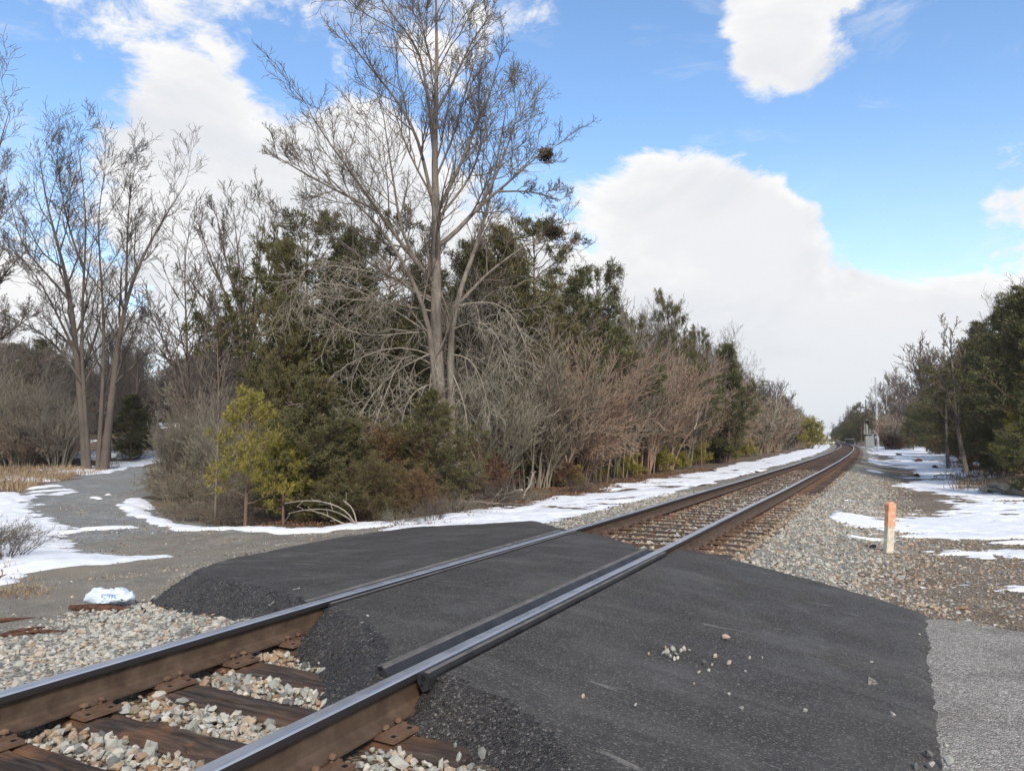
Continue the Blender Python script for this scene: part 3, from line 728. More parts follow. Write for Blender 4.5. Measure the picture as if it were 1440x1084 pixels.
STONES8 = [stone_mesh(k, False) for k in range(10)]
STONE_ME = [mesh_of('stone', v, None, t, [M_STONE]) for v, t in STONES]
def rotmats(n, r):
    q = norm(r.normal(0, 1, (n, 4))); w, x, y, z = q.T
    return np.stack([1-2*(y*y+z*z), 2*(x*y-z*w), 2*(x*z+y*w), 2*(x*y+z*w), 1-2*(x*x+z*z), 2*(y*z-x*w), 2*(x*z-y*w), 2*(y*z+x*w), 1-2*(x*x+y*y)], 1).reshape(n, 3, 3)
def scatter(name, P, size, shapes, m, parent=None, flat=True, mats=None, mi=None, kind='stuff'):
    r = np.random.default_rng(len(P))
    n = len(P); M = rotmats(n, r)
    pick = r.integers(len(shapes), size=n); A = Acc()
    for k, (v, t) in enumerate(shapes):
        i = np.where(pick == k)[0]
        if not len(i): continue
        vv = np.einsum('nij,vj->nvi', M[i], v) * size[i, None, None]
        if flat: vv[..., 2] *= .8
        vv = vv + P[i][:, None, :]
        tt = (t[None] + (np.arange(len(i)) * len(v))[:, None, None])
        if mi is None: A.add(vv.reshape(-1, 3), T=tt.reshape(-1, 3))
        else:
            for q in (0, 1):
                s_ = mi[i] == q
                if s_.any(): A.add(vv[s_].reshape(-1, 3), T=(t[None] + (np.arange(s_.sum()) * len(v))[:, None, None]).reshape(-1, 3), m=q)
    return tag(put(name, A.mesh(name, mats or [m]), parent), kind=kind)
def in_track(s, t):                          # where a tie or a rail would be
    k = (s - 2.92) / .468; near = np.abs(k - np.round(k)) * .468
    return ((near < .115) & (np.abs(t) < 1.3)) | (np.abs(np.abs(t) - GA) < .075)
def pool(n, s0, s1, t0, t1, r):
    s, t = r.uniform(s0, s1, n), r.uniform(t0, t1, n)
    dd = pdist(s, t, ROAD)
    ok = (dd > .36 + r.normal(0, .07, n)) & ~in_track(s, t) & ~((s < 7.4) & (t > 3.0))
    lim = np.where(t < 0, 2.6 + 1.0 * sstep(11, 5, s), 3.25) + r.normal(0, .22, n)
    ok &= np.abs(t) < lim
    return s[ok], t[ok]
r = np.random.default_rng(91)
s1, t1 = zip(pool(14000, .3, 4.6, -.68, .68, r), pool(16000, .2, 5.1, -3.7, -.83, r), pool(9500, -.4, 3.4, .8, 2.4, r))
s1, t1 = np.concatenate(s1), np.concatenate(t1)
X, Y = xy(s1, t1); sz = r.lognormal(math.log(.0225), .3, len(s1)).clip(.01, .046)
Z = np.where(np.abs(t1) < 1.3, np.minimum(G(X, Y) - .01 + r.uniform(-.02, .045, len(X)), -.21), G(X, Y) + r.uniform(-.004, .03, len(X)))
def project(X, Y, Z):
    c, s = math.cos(PITCH), math.sin(PITCH); z = Z - CAMZ
    yc = Y * c + z * s; zc = -Y * s + z * c
    return 720 + F * X / np.maximum(yc, .01), 542 - F * zc / np.maximum(yc, .01), yc
px, py, dep = project(X, Y, Z)
vis = (px > 4) & (px < 1436) & (py > 4) & (py < 1078) & (dep > .5)
vis &= ~((t1 > -1.0) & (t1 < -.62)) & ~((t1 > .3) & (t1 < .7)) & ~((s1 > 4.3))
rank = np.where(vis, sz / dep, 0); order = np.argsort(-rank); one = order[:300]
for i in one:
    o = put('stone', STONE_ME[i % 10], ballast, (X[i], Y[i], Z[i]), tuple(r.uniform(0, 6.28, 3)), tuple(sz[i] * np.array([1, 1, .85])))
rest = np.ones(len(X), bool); rest[one] = False
rust = ((np.abs(t1) < .8) & (r.random(len(t1)) < np.where(np.abs(np.abs(t1) - .75) < .35, .75, .25))).astype(int)
scatter('crushed_stone', np.stack([X, Y, Z], 1)[rest], sz[rest], STONES, None, ballast, mats=[M_STONE, M_STONE_RUST], mi=rust[rest])
# farther along the line: smaller in the picture, so coarser stones
a1 = pool(15000, 7.6, 19, 1.0, 3.6, r); a2 = pool(12000, 7.7, 19, -.68, .68, r); a3 = pool(4200, 8.9, 20, -2.6, -.83, r); a4 = pool(7500, 19, 34, 1.3, 3.7, r); a6 = pool(9000, 19, 34, -.68, .68, r); a5 = pool(5000, 7.6, 20, .83, 1.35, r)
s2, t2 = (np.concatenate(q) for q in zip(a1, a2, a3, a4, a5, a6))
X, Y = xy(s2, t2); sz = r.lognormal(math.log(.028), .3, len(s2)).clip(.014, .06)
Z = np.where(np.abs(t2) < 1.3, np.minimum(G(X, Y) + r.uniform(-.02, .04, len(X)), -.222), G(X, Y) + r.uniform(0, .03, len(X)))
rust = (r.random(len(t2)) < np.where(np.abs(t2) < 1.4, np.where((t2 > -.1) & (t2 < .55), .45, .85), .04 + .3 * np.clip((np.abs(t2) - 2.2), 0, 1))).astype(int)
scatter('crushed_stone', np.stack([X, Y, Z], 1), sz, STONES8, None, ballast, mats=[M_STONE, M_STONE_RUST], mi=rust)
# dirty small stones over the trodden ground at right
n = 15000; sB, tB = r.uniform(7.2, 19, n) , r.uniform(2.6, 6.2, n); k = (r.random(n) < np.clip(1.25 - (tB - 3) / 3.2, .15, 1)) & (sB > 7.3 + .25 * r.normal(0, 1, n)) & (pdist(sB, tB, ROAD) > .12)
X, Y = xy(sB[k], tB[k]); sz = r.lognormal(math.log(.017), .35, len(X)).clip(.009, .045)
scatter('loose_gravel', np.stack([X, Y, G(X, Y) + .018 + r.uniform(-.004, .008, len(X))], 1), sz, STONES8, None, ballast, mats=[M_STONE_RUST, M_STONE], mi=(r.random(len(X)) < .35).astype(int))
# crumbs of asphalt along its broken edge
n = 9000; sA, tA = r.uniform(1.5, 6.5, n), r.uniform(-4.2, 3.0, n); dA = pdist(sA, tA, ROAD)
k = (dA > .0) & (dA < .6) & (np.abs(np.abs(tA) - GA) > .1) & (tA < 2.6) & ~((np.abs(tA) < .7) & (dA > .5))
sA, tA, dA = sA[k], tA[k], dA[k]; X, Y = xy(sA, tA)
Z = zroad(tA) - .27 * np.clip(dA / .46, 0, 1.3) ** 1.15 + .004
Z = np.maximum(Z, G(X, Y) - .01)
scatter('asphalt_crumbs', np.stack([X, Y, Z], 1), r.lognormal(math.log(.0085), .35, len(X)).clip(.004, .018), STONES8, M_ASPHALT_EDGE, road)
# loose pieces of stone lying on the asphalt: the little heap, then strays
STRAY = [(938, 918, .026), (946, 914, .022), (951, 921, .02), (942, 925, .022), (933, 920, .02), (957, 917, .018), (962, 913, .018), (948, 927, .016), (936, 912, .016), (953, 926, .014), (969, 915, .013), (941, 930, .012), (912, 921, .018),
         (1006, 924, .02), (991, 934, .02), (1001, 936, .014), (1025, 934, .022), (983, 946, .016), (997, 943, .013), (1054, 926, .013), (1048, 944, .012), (1043, 997, .015), (894, 992, .014), (1132, 1000, .018), (1255, 1007, .02),
         (1072, 925, .01), (976, 962, .01), (1293, 893, .012), (1025, 976, .01), (1306, 1063, .026), (1310, 1078, .024), (1334, 1071, .026), (1288, 1079, .022), (1330, 1050, .018), (678, 1063, .024), (645, 1068, .022), (640, 1050, .014), (820, 980, .012), (518, 868, .018), (509, 877, .014), (322, 781, .02), (330, 783, .017)]
ROADZ = lambda s, t: float(zroad(np.array([t]))[0])
def road_hit(px, py):
    d = pix_dir(px, py); best = None
    for q in np.arange(1.5, 14, .01):
        s, t = st(np.array([d.x * q]), np.array([d.y * q]))
        if CAMZ + d.z * q <= max(ROADZ(s[0], t[0]), -.5) + .002: return d.x * q, d.y * q, ROADZ(s[0], t[0])
    return d.x * q, d.y * q, -.4
for i, (px, py, q) in enumerate(STRAY):
    x, y, z = road_hit(px, py)
    heap = i < 12
    o = put('loose_stone', STONE_ME[i % 10], None, (x, y, z + q * .45), tuple(r.uniform(0, 6.28, 3)), q)
    tag(o, 'small pale grey stone in the little heap on the black asphalt' if heap else 'single pale chip of stone lying loose on the asphalt', 'stone', 'stones in the little heap on the asphalt' if heap else 'stray stones on the asphalt')
x, y, z = road_hit(1021, 899)
tag(put('loose_stone', stone_me_p := mesh_of('stone', STONES[3][0], None, STONES[3][1], [plain('pinkish_stone', (.3, .2, .16), (.42, .31, .26), 40)]), None, (x, y, z + .02), (0, 0, .4), .036), 'larger pinkish brown stone alone on the asphalt behind the grey heap', 'stone')

# ------------------------------------------------------------------ marker post
M_PW = plain('weathered_white_paint', (.44, .38, .27), (.64, .59, .48), 30, .7, .004, detail=7)
M_PO = plain('faded_orange_paint', (.58, .22, .1), (.64, .4, .27), 26, .7, .004, detail=7)
x, y, z = hit(1249, 779)
post = thing('marker_post', 'short white trackside post with a faded orange top, at the edge of snow and gravel', 'marker post', (x, y, z), (R(1.5), R(4.5), R(14)))
def post_slab(z0, z1, w, t, top, seed):
    n = 14; zs = np.linspace(z0, z1, n); V = []
    for k, zz in enumerate(zs):
        f = 1.0
        if top and zz > z1 - .05: f = math.sqrt(max(0.04, 1 - ((zz - z1 + .05) / .055) ** 2))
        rr = np.random.default_rng(seed + k).normal(0, .0025, 8)
        ring = [(-w * f, -t), (-w * .6 * f, -t - .006), (w * .6 * f, -t - .006), (w * f, -t), (w * f, t), (w * .6 * f, t + .006), (-w * .6 * f, t + .006), (-w * f, t)]
        V.append([(a + e, b + e, zz) for (a, b), e in zip(ring, rr)])
    V = np.array(V); K = 8; i = np.arange(K); j = (i + 1) % K; q = np.stack([i, j, j + K, i + K], 1)
    A = Acc(); A.add(V.reshape(-1, 3), (q[None] + (np.arange(n - 1) * K)[:, None, None]).reshape(-1, 4))
    for e, fl in ((0, 1), (-1, 0)):
        A.add(np.vstack([V[e], V[e].mean(0)]), T=[([(k + 1) % K, k, K] if fl else [k, (k + 1) % K, K]) for k in range(K)])
    return A
put('shaft', post_slab(-.25, .5, .058, .035, False, 5).mesh('shaft', [M_PW]), post)
A = post_slab(.37, .735, .0605, .0375, True, 30); V = A.V[0]
low = V[:, 2] < .375; V[low, 2] += .045 * (np.abs(V[low, 0]) / .06) ** 2 * 1.2 + np.random.default_rng(3).normal(0, .008, low.sum())
put('painted_top', A.mesh('painted_top', [M_PO]), post)

# ------------------------------------------------------------------ plastic bag on a splinter of rotten tie
M_SCRAP = plain('rotten_wood', (.03, .015, .01), (.13, .06, .035), 18, .9, .02)
def splinter(L, w, h, seed):
    q = np.random.default_rng(seed); n, k = 12, 9; V = []
    for i in range(n):
        u = i / (n - 1); f = (.35 + .65 * math.sin(math.pi * min(1, max(.04, u)) ** .8)) 
        a = np.arange(k) * 2 * math.pi / k
        rr = f * q.uniform(.75, 1.15, k)
        V.append(np.stack([np.full(k, (u - .5) * L) + q.normal(0, .012, k), np.cos(a) * w * rr, np.sin(a) * h * rr + h * .6], 1))
    V = np.array(V); i = np.arange(k); j = (i + 1) % k; Q = np.stack([i, i + k, j + k, j], 1)
    A = Acc(); A.add(V.reshape(-1, 3), (Q[None] + (np.arange(n - 1) * k)[:, None, None]).reshape(-1, 4))
    for e, fl in ((0, 0), (-1, 1)): A.add(np.vstack([V[e], V[e].mean(0)]), T=[([(m + 1) % k, m, k] if fl else [m, (m + 1) % k, k]) for m in range(k)])
    return A.mesh('splinter', [M_SCRAP])
bx, by, bz = hit(140, 862)
tag(put('wood_scrap', splinter(.52, .045, .04, 3), None, (bx, by, bz + .02), (0, .05, .1)), 'dark brown splintered piece of tie with a plastic bag on it', 'wood scrap')
for i, (px, py, L, a, lab) in enumerate(((35, 893, .3, 1.0, 'reddish brown splinter of wood lying on pale ballast, slanting up to the right'), (66, 895, .26, .2, 'short rust-red piece of broken wood flat on the ballast'), (8, 900, .5, .5, 'rust-brown broken board at the left edge of the ballast'), (15, 878, .34, .6, 'thin dark stick of rotten wood on the far edge of the ballast'))):
    x, y, z = hit(px, py); tag(put('wood_scrap', splinter(L, .025 if i else .022, .018, 11 + i), None, (x, y, z + .03), (0, .05, a)), lab, 'wood scrap')
def bag_mesh():
    nu, nv = 60, 30; uu = np.linspace(0, 2 * math.pi, nu, endpoint=False); vv = np.linspace(.02, math.pi - .02, nv)
    U, W = np.meshgrid(uu, vv, indexing='ij')
    dx, dy, dz = np.cos(U) * np.sin(W), np.sin(U) * np.sin(W), np.cos(W)
    # two puffed lobes with a pinch between them, spilling to a tail on the left
    x = dx * .17; y = dy * .1; z = dz * .085
    pinch = np.exp(-((x - .01) / .03) ** 2); z = z * (1 - .3 * pinch * (dz > 0)) + .012 * np.sin(x * 40) * (dz > 0)
    w = np.abs(fbm(x * 22 + 5, (y + z * 2) * 22, 2, 81) - .5); z = z + (w - .15) * .075; y = y + (fbm(x * 30, z * 30, 3, 82) - .5) * .035
    x = x + (fbm(y * 24, z * 24, 3, 83) - .5) * .04 - .05 * sstep(-.1, -.17, x) 
    z = np.maximum(z, -.04 + .02 * fbm(x * 20, y * 20, 2, 84))
    V = np.stack([x, y, z + .04], -1).reshape(-1, 3)
    idx = np.arange(nu * nv).reshape(nu, nv); nx = np.roll(idx, -1, 0)
    Q = np.stack([idx[:, 1:], nx[:, 1:], nx[:, :-1], idx[:, :-1]], -1).reshape(-1, 4)
    return V, Q
V, Q = bag_mesh()
mb, nt, b = mat('thin_white_plastic', .35); t = NT(nt)
b.inputs['Base Color'].default_value = (.62, .69, .76, 1); b.inputs['Specular IOR Level'].default_value = .5
b.inputs['Transmission Weight'].default_value = .12
bag = tag(put('plastic_bag', None, None, (bx + .06, by + .1, bz + .07), (0, 0, .05)), 'crumpled white plastic bag with faint blue print lying on broken wood', 'plastic bag')
bag.scale = (1.18, 1.1, 1.15); put('bag_film', mesh_of('bag_film', V, Q, None, [mb], None, True), bag)
# faint blue letters, too worn to read: short strokes wrapped on the film
M_BLUE = plain('faded_blue_print', (.16, .3, .6), (.26, .4, .66), 60, .5)
A = Acc(); q = np.random.default_rng(5)
top = V.reshape(-1, 3)
def film_y(x, z):
    c = top[(top[:, 1] < 0)]; return c[np.argmin((c[:, 0] - x) ** 2 + (c[:, 2] - z) ** 2)][1]
for k, xx in enumerate(np.linspace(-.045, .06, 6)):
    for (ox, oz, w, h) in ((0, 0, .004, .028), (.007, .012, .011, .004), (.007, -.012 if k % 2 else .0, .011, .004)):
        A.box((xx + ox, film_y(xx + ox, .07 + oz) - .006, .07 + oz), (w * 1.3, .006, h))
put('print', A.mesh('print', [M_BLUE]), bag)

# ------------------------------------------------------------------ signal, mast, pole, far trackside things
M_CAB = plain('pale_grey_paint', (.55, .52, .43), (.66, .63, .54), 3, .6)
M_BLACK = plain('matt_black_paint', (.008, .008, .009), (.016, .016, .017), 5, .6)
M_GALV = plain('galvanised_steel', (.42, .43, .43), (.55, .56, .55), 4, .5, 0, .3)
M_POLE = plain('weathered_pole_wood', (.05, .03, .022), (.1, .06, .042), 6, .9, .01)
D = 118.0
p0 = at(1223, 625.3, D); px_m = D / F
gz0 = gz(p0[0], p0[1])
sig = thing('railway_signal', 'pale grey railway signal with black lamp head, platform and equipment cabinet beside the track', 'railway signal', (p0[0], p0[1], gz0), (0, 0, -.3))
def H(py): return (625.3 - py) * px_m + (p0[2] - gz0)
A = Acc(); A.box((0, 0, H(617.5) / 2 - .2), (1.25, 1.0, H(611) + .4)); put('cabinet', A.mesh('cabinet', [M_CAB]), sig)
A = Acc(); A.box((-.33, -.52, H(611) * .5), (.5, .04, H(611) * .8)); A.box((.3, -.52, H(611) * .5), (.5, .04, H(611) * .8)); put('cabinet_door', A.mesh('cabinet_door', [M_CAB]), sig)
A = Acc(); A.box((.05, 0, H(610.3)), (1.6, 1.2, .08)); put('platform', A.mesh('platform', [M_CAB]), sig)
A = Acc()
for x, y in ((-.7, -.55), (.05, -.55), (.8, -.55), (.8, .55), (-.7, .55), (.05, .55)): A.tube([(x, y, H(610)), (x, y, H(605))], .035, 6)
for zz in (H(605), H(607.6)):
    A.tube([(-.7, -.55, zz), (.8, -.55, zz), (.8, .55, zz), (-.7, .55, zz)], .03, 6)
put('railing', A.mesh('railing', [M_CAB]), sig)
A = Acc(); A.tube([(-.3, 0, H(610)), (-.3, 0, H(590))], .09, 8); put('mast', A.mesh('mast', [M_CAB]), sig)
A = Acc()
for x in (-.72, -.42): A.tube([(x, -.3, H(610)), (x, -.3, H(596))], .03, 5)
for k in range(9): A.tube([(-.72, -.3, H(610) + .2 + k * .18), (-.42, -.3, H(610) + .2 + k * .18)], .02, 5)
put('ladder', A.mesh('ladder', [M_CAB]), sig)
A = Acc(); ang = np.arange(20) * math.pi / 10
disc = np.array([(-.3 + .33 * math.cos(q), -.14, H(594) + .36 * math.sin(q)) for q in ang]); bk = disc.copy(); bk[:, 1] += .18
A.add(np.vstack([disc, bk]), [[i, (i + 1) % 20, (i + 1) % 20 + 20, i + 20] for i in range(20)])
A.add(np.vstack([disc, disc.mean(0)]), T=[[(i + 1) % 20, i, 20] for i in range(20)]); A.add(np.vstack([bk, bk.mean(0)]), T=[[i, (i + 1) % 20, 20] for i in range(20)])
head = put('signal_head', A.mesh('signal_head', [M_BLACK]), sig)
for k in (-1, 0, 1):
    A = Acc(); zz = H(594) + k * .2; a_ = np.linspace(0, math.pi, 9)
    up = np.array([(-.3 + .085 * math.cos(q), -.15, zz + .085 * math.sin(q)) for q in a_]); dn = up.copy(); dn[:, 1] -= .22
    A.add(np.vstack([up, dn]), [[i, i + 1, i + 10, i + 9] for i in range(8)]); put('lamp_hood', A.mesh('lamp_hood', [M_BLACK]), head)
b_ = at(1234.5, 626, 112); zb = gz(b_[0], b_[1])
mast = thing('radio_mast', 'tall thin grey steel mast standing right of the railway signal', 'mast', (b_[0], b_[1], zb))
top_z = at(1234.5, 530, 112)[2] - zb
A = Acc(); A.tube([(0, 0, -.3), (0, 0, top_z * .55)], .2, 10); put('pole', A.mesh('pole', [M_GALV]), mast)
A = Acc(); A.tube([(0, 0, top_z * .54), (0, 0, top_z)], .12, 8); put('upper_pole', A.mesh('upper_pole', [M_GALV]), mast)
A = Acc()
for zz, ln in ((.93, .6), (.9, -.5)): A.tube([(0, 0, top_z * zz), (-ln, 0, top_z * zz), (-ln, 0, top_z * zz + .5)], .03, 5)
put('antenna', A.mesh('antenna', [M_GALV]), mast)
b_ = at(1219, 622, 135); zb = gz(b_[0], b_[1])
A = Acc(); A.tube([(0, 0, -.2), (0, 0, at(1219, 562, 135)[2] - zb)], [.11, .07], 7)
tag(put('dark_pole', A.mesh('dark_pole', [M_POLE]), None, (b_[0], b_[1], zb)), 'thin dark pole rising behind the black signal head', 'pole')
b_ = at(1195, 620.5, 170); zb = gz(b_[0], b_[1])
sh = thing('trackside_shed', 'small dark trackside hut with a pale flat roof, far right of the bend', 'hut', (b_[0], b_[1], zb), (0, 0, -.4))
A = Acc(); A.box((0, 0, .5), (1.7, 1.4, 1.2)); put('wall', A.mesh('wall', [plain('dark_hut_wall', (.03, .03, .034), (.05, .05, .055), 2)]), sh)
A = Acc(); A.box((0, 0, 1.14), (1.9, 1.6, .1)); put('roof', A.mesh('roof', [M_CAB]), sh)
b_ = at(1155, 621.5, 150); zb = gz(b_[0], b_[1])
gr = thing('guard_rail', 'low pale barrier across the snow left of the track, far off at the bend', 'barrier', (b_[0], b_[1], zb), (0, 0, -.1))
for k in range(6):
    A = Acc(); A.box((-2.4 + k * .96, 0, .35), (.1, .1, .9)); put('post', A.mesh('post', [M_CAB]), gr)
A = Acc(); A.box((0, -.07, .62), (5.2, .05, .26)); put('beam', A.mesh('beam', [M_CAB]), gr)
b_ = at(305, 600, 25); zb = gz(b_[0], b_[1]); tz = at(305, 455, 25)[2] - zb
up_ = thing('wooden_pole', 'dark brown wooden pole standing behind the bare trees left of the evergreens', 'utility pole', (b_[0], b_[1], zb))
A = Acc(); A.tube([(0, 0, -.4), (0, 0, tz)], [.13, .1], 10); put('pole', A.mesh('pole', [M_POLE]), up_)
A = Acc(); A.box((0, -.08, tz - .12), (.34, .06, .07)); A.tube([(-.13, -.08, tz - .1), (-.13, -.08, tz + .06)], .03, 6); A.tube([(.13, -.08, tz - .1), (.13, -.08, tz + .06)], .03, 6); put('bracket', A.mesh('bracket', [M_POLE]), up_)
# ------------------------------------------------------------------ bark and foliage
def bark_mat(name, c1, c2, vary=None, rough=.9, scale=6):
    m, nt, b = mat(name, rough); t = NT(nt); o = t.obj()
    n = t.noise(t.map(o, (1, 1, .22)), scale * 1.6, 8, .7)
    c = t.ramp(n, [(.3, c1), (.7, c2)])
    c = t.mix(t.rng(t.noise(o, .8, 4), .45, .65, 0, .4), c, tuple(x * .6 for x in c1))
    if vary: c = t.mix(t.m('MULTIPLY', t.orand(), .85), c, vary)
    nt.links.new(c, b.inputs['Base Color']); t.bump(n, .9, .05, b); return m
M_BARK = bark_mat('grey_brown_bark', (.085, .068, .054), (.27, .232, .192))
M_TWIG = bark_mat('grey_brown_twig', (.12, .098, .076), (.21, .172, .135))
M_PALE = bark_mat('pale_dead_twig', (.23, .195, .15), (.38, .335, .265))
M_DARKBARK = bark_mat('dark_bark', (.062, .05, .041), (.135, .112, .092), (.15, .117, .092))
M_BRUSH = bark_mat('brown_brush_twig', (.2, .15, .105), (.33, .255, .185), (.3, .2, .145))
M_BRUSHG = bark_mat('grey_brush_twig', (.175, .15, .115), (.29, .25, .2), (.22, .195, .14))
M_CEDARBARK = bark_mat('shaggy_cedar_bark', (.1, .06, .045), (.2, .13, .1))
def leaf_mat(name, dark, mid, lite, odd, odd_amt=.5, rough=.65):
    m, nt, b = mat(name, rough); t = NT(nt); o = t.obj()
    c = t.ramp(t.rnd(), [(0, dark), (.55, mid), (1, lite)])
    f = t.rng(t.noise(t.geo(), .9, 4, .6), .48, .68, 0, odd_amt)
    c = t.mix(f, c, odd)
    c = t.mix(t.m('MULTIPLY', t.orand(), .4), c, odd)
    nt.links.new(c, b.inputs['Base Color']); b.inputs['Specular IOR Level'].default_value = .25
    return m
M_CEDAR = leaf_mat('cedar_foliage', (.04, .047, .018), (.08, .086, .032), (.135, .132, .055), (.15, .112, .05), .5)
M_CEDARR = leaf_mat('bronzed_cedar_foliage', (.045, .042, .016), (.09, .074, .028), (.14, .105, .043), (.16, .085, .04), .6)
M_RUSTLEAF = leaf_mat('dead_brown_foliage', (.06, .03, .018), (.13, .065, .04), (.2, .11, .07), (.09, .05, .03), .5)
M_PINE = leaf_mat('pine_needles', (.036, .042, .015), (.072, .077, .027), (.12, .117, .046), (.125, .1, .04), .5)
M_YOUNG = leaf_mat('yellow_green_needles', (.11, .103, .02), (.24, .208, .036), (.37, .305, .06), (.15, .13, .032), .4)
M_TANLEAF = leaf_mat('olive_tan_leaves', (.07, .058, .025), (.13, .105, .045), (.2, .16, .08), (.11, .065, .035), .6)
M_GRASS = leaf_mat('dry_grass_blades', (.17, .115, .065), (.29, .205, .125), (.4, .31, .2), (.21, .135, .08), .6)
M_LITTER = leaf_mat('fallen_leaves', (.06, .035, .02), (.15, .085, .05), (.26, .165, .1), (.2, .1, .055), .4)

def resample(P, n):
    P = np.asarray(P, float); L = np.concatenate([[0], np.cumsum(np.linalg.norm(np.diff(P, axis=0), axis=1))])
    u = np.linspace(0, L[-1], n); Q = np.stack([np.interp(u, L, P[:, k]) for k in range(3)], 1)
    for _ in range(2): Q[1:-1] = (Q[:-2] + 2 * Q[1:-1] + Q[2:]) / 4
    return Q
def kids(P, Rr, cnt, r, u0=.2, u1=1.0, ang=(32, 58), ln=.5, fall=.5, n=6, rr=.6, up=.08, wob=.12, rmin=.006, lenabs=None):
    B, m, _ = P.shape
    u = u0 + (u1 - u0) * ((np.arange(cnt)[None] + r.random((B, cnt))) / cnt)
    x = np.clip(u * (m - 1), 0, m - 1.001); i = x.astype(int); f = (x - i)[..., None]; b = np.arange(B)[:, None]
    p = P[b, i] * (1 - f) + P[b, i + 1] * f
    T = norm(P[b, i + 1] - P[b, i]); ra = Rr[b, i] * (1 - f[..., 0]) + Rr[b, i + 1] * f[..., 0]
    L = np.linalg.norm(np.diff(P, axis=1), axis=2).sum(1)[:, None]
    le = (L * ln if lenabs is None else np.full_like(L, lenabs)) * (1 - fall * u) * r.uniform(.6, 1.25, (B, cnt))
    ref = np.where(np.abs(T[..., 2:]) > .8, np.array([1., 0, 0]), np.array([0, 0, 1.]))
    U = norm(np.cross(T, ref)); W = np.cross(T, U)
    az = (np.arange(cnt) * 2.4)[None] + r.uniform(0, 6.28, (B, 1)) + r.normal(0, .5, (B, cnt))
    a = np.radians(r.uniform(*ang, (B, cnt)))
    d = np.cos(a)[..., None] * T + np.sin(a)[..., None] * (np.cos(az)[..., None] * U + np.sin(az)[..., None] * W)
    p, d, le, ra = p.reshape(-1, 3), d.reshape(-1, 3), le.ravel(), ra.ravel()
    out = [p]
    for _ in range(n - 1):
        d = norm(d + np.array([0, 0, up]) + wob * r.normal(0, 1, d.shape)); p = p + d * (le / (n - 1))[:, None]; out.append(p)
    r0 = np.maximum(ra * rr, rmin); tap = np.linspace(1, 0, n)[None]
    return np.stack(out, 1), r0[:, None] * tap + np.minimum(r0, rmin)[:, None] * (1 - tap)
def bundle(name, levels, m, ks):
    A = Acc()
    for (P, Rr), k in zip(levels, ks):
        V, Q = tubes(P, Rr, k); A.add(V, Q)
    return A.mesh(name, [m], True)
def stack(paths, n): return np.stack([resample(p, n) for p in paths])
def taper(B, n, r0, r1, pw=1.0):
    t = np.linspace(0, 1, n)[None] ** pw; r0, r1 = np.broadcast_to(np.asarray(r0, float), (B,))[:, None], np.broadcast_to(np.asarray(r1, float), (B,))[:, None]
    return r0 * (1 - t) + r1 * t

def crown_levels(P, Rr, r, cnts, lens, rmin, up=.08, u0=.25, angs=None, wob=.085):
    lv = []; p, q = P, Rr
    for k, (c, l) in enumerate(zip(cnts, lens)):
        p, q = kids(p, q, c, r, u0=u0 if k == 0 else .18, ang=(angs or (24, 48)), ln=l, fall=.3, n=(7, 6, 5, 4)[min(k, 3)], rr=.62, up=up * (1 - .15 * k), wob=wob * (1 - .12 * k), rmin=rmin)
        lv.append((p, q))
    return lv

# generic bare trees, several shapes 8 m tall
def bare_variant(seed, h=8.0, stems=1, fan=.5, rmin=.0058, cnts=(15, 7, 6, 3), r0=.13, u0=.25, mt=None, mc=None, sparse=1.0):
    r = np.random.default_rng(seed); paths = []
    for k in range(stems):
        a = r.uniform(0, 6.28); lean = (fan * .35 if stems > 1 else .06) * r.uniform(.5, 1.3); z = np.linspace(0, 1, 9)
        x = np.cos(a) * (.12 * (stems > 1) + lean * h * z ** 1.3 * .6) + np.cumsum(r.normal(0, .05, 9)) * .6
        y = np.sin(a) * (.12 * (stems > 1) + lean * h * z ** 1.3 * .6) + np.cumsum(r.normal(0, .05, 9)) * .6
        paths.append(np.stack([x - x[0] * (stems == 1), y - y[0] * (stems == 1), -.25 + z * (h * r.uniform(.85, 1.0) + .25)], 1))
    P = stack(paths, 12); Rr = taper(stems, 12, r0 * (1 if stems == 1 else .75), rmin * 1.6)
    lv = crown_levels(P, Rr, r, cnts, (.4, .52, .6, .8), rmin, up=.1, u0=u0)
    return bundle('trunk', [(P, Rr)], mt or M_DARKBARK, [8]), bundle('crown', lv, mc or M_DARKBARK, [5, 4, 3, 3])
TREES = [bare_variant(201, cnts=(16, 7, 6, 2)), bare_variant(202, stems=2, cnts=(12, 6, 6, 2)), bare_variant(203, cnts=(20, 7, 5, 2), u0=.35), bare_variant(204, stems=3, fan=.8, cnts=(10, 6, 5, 2)), bare_variant(205, cnts=(14, 8, 6, 2), u0=.45, r0=.1)]
FAR_TREES = [bare_variant(211 + k, cnts=(18, 7, 5), rmin=.022, r0=.16, stems=1 + k % 2, u0=.2) for k in range(4)]
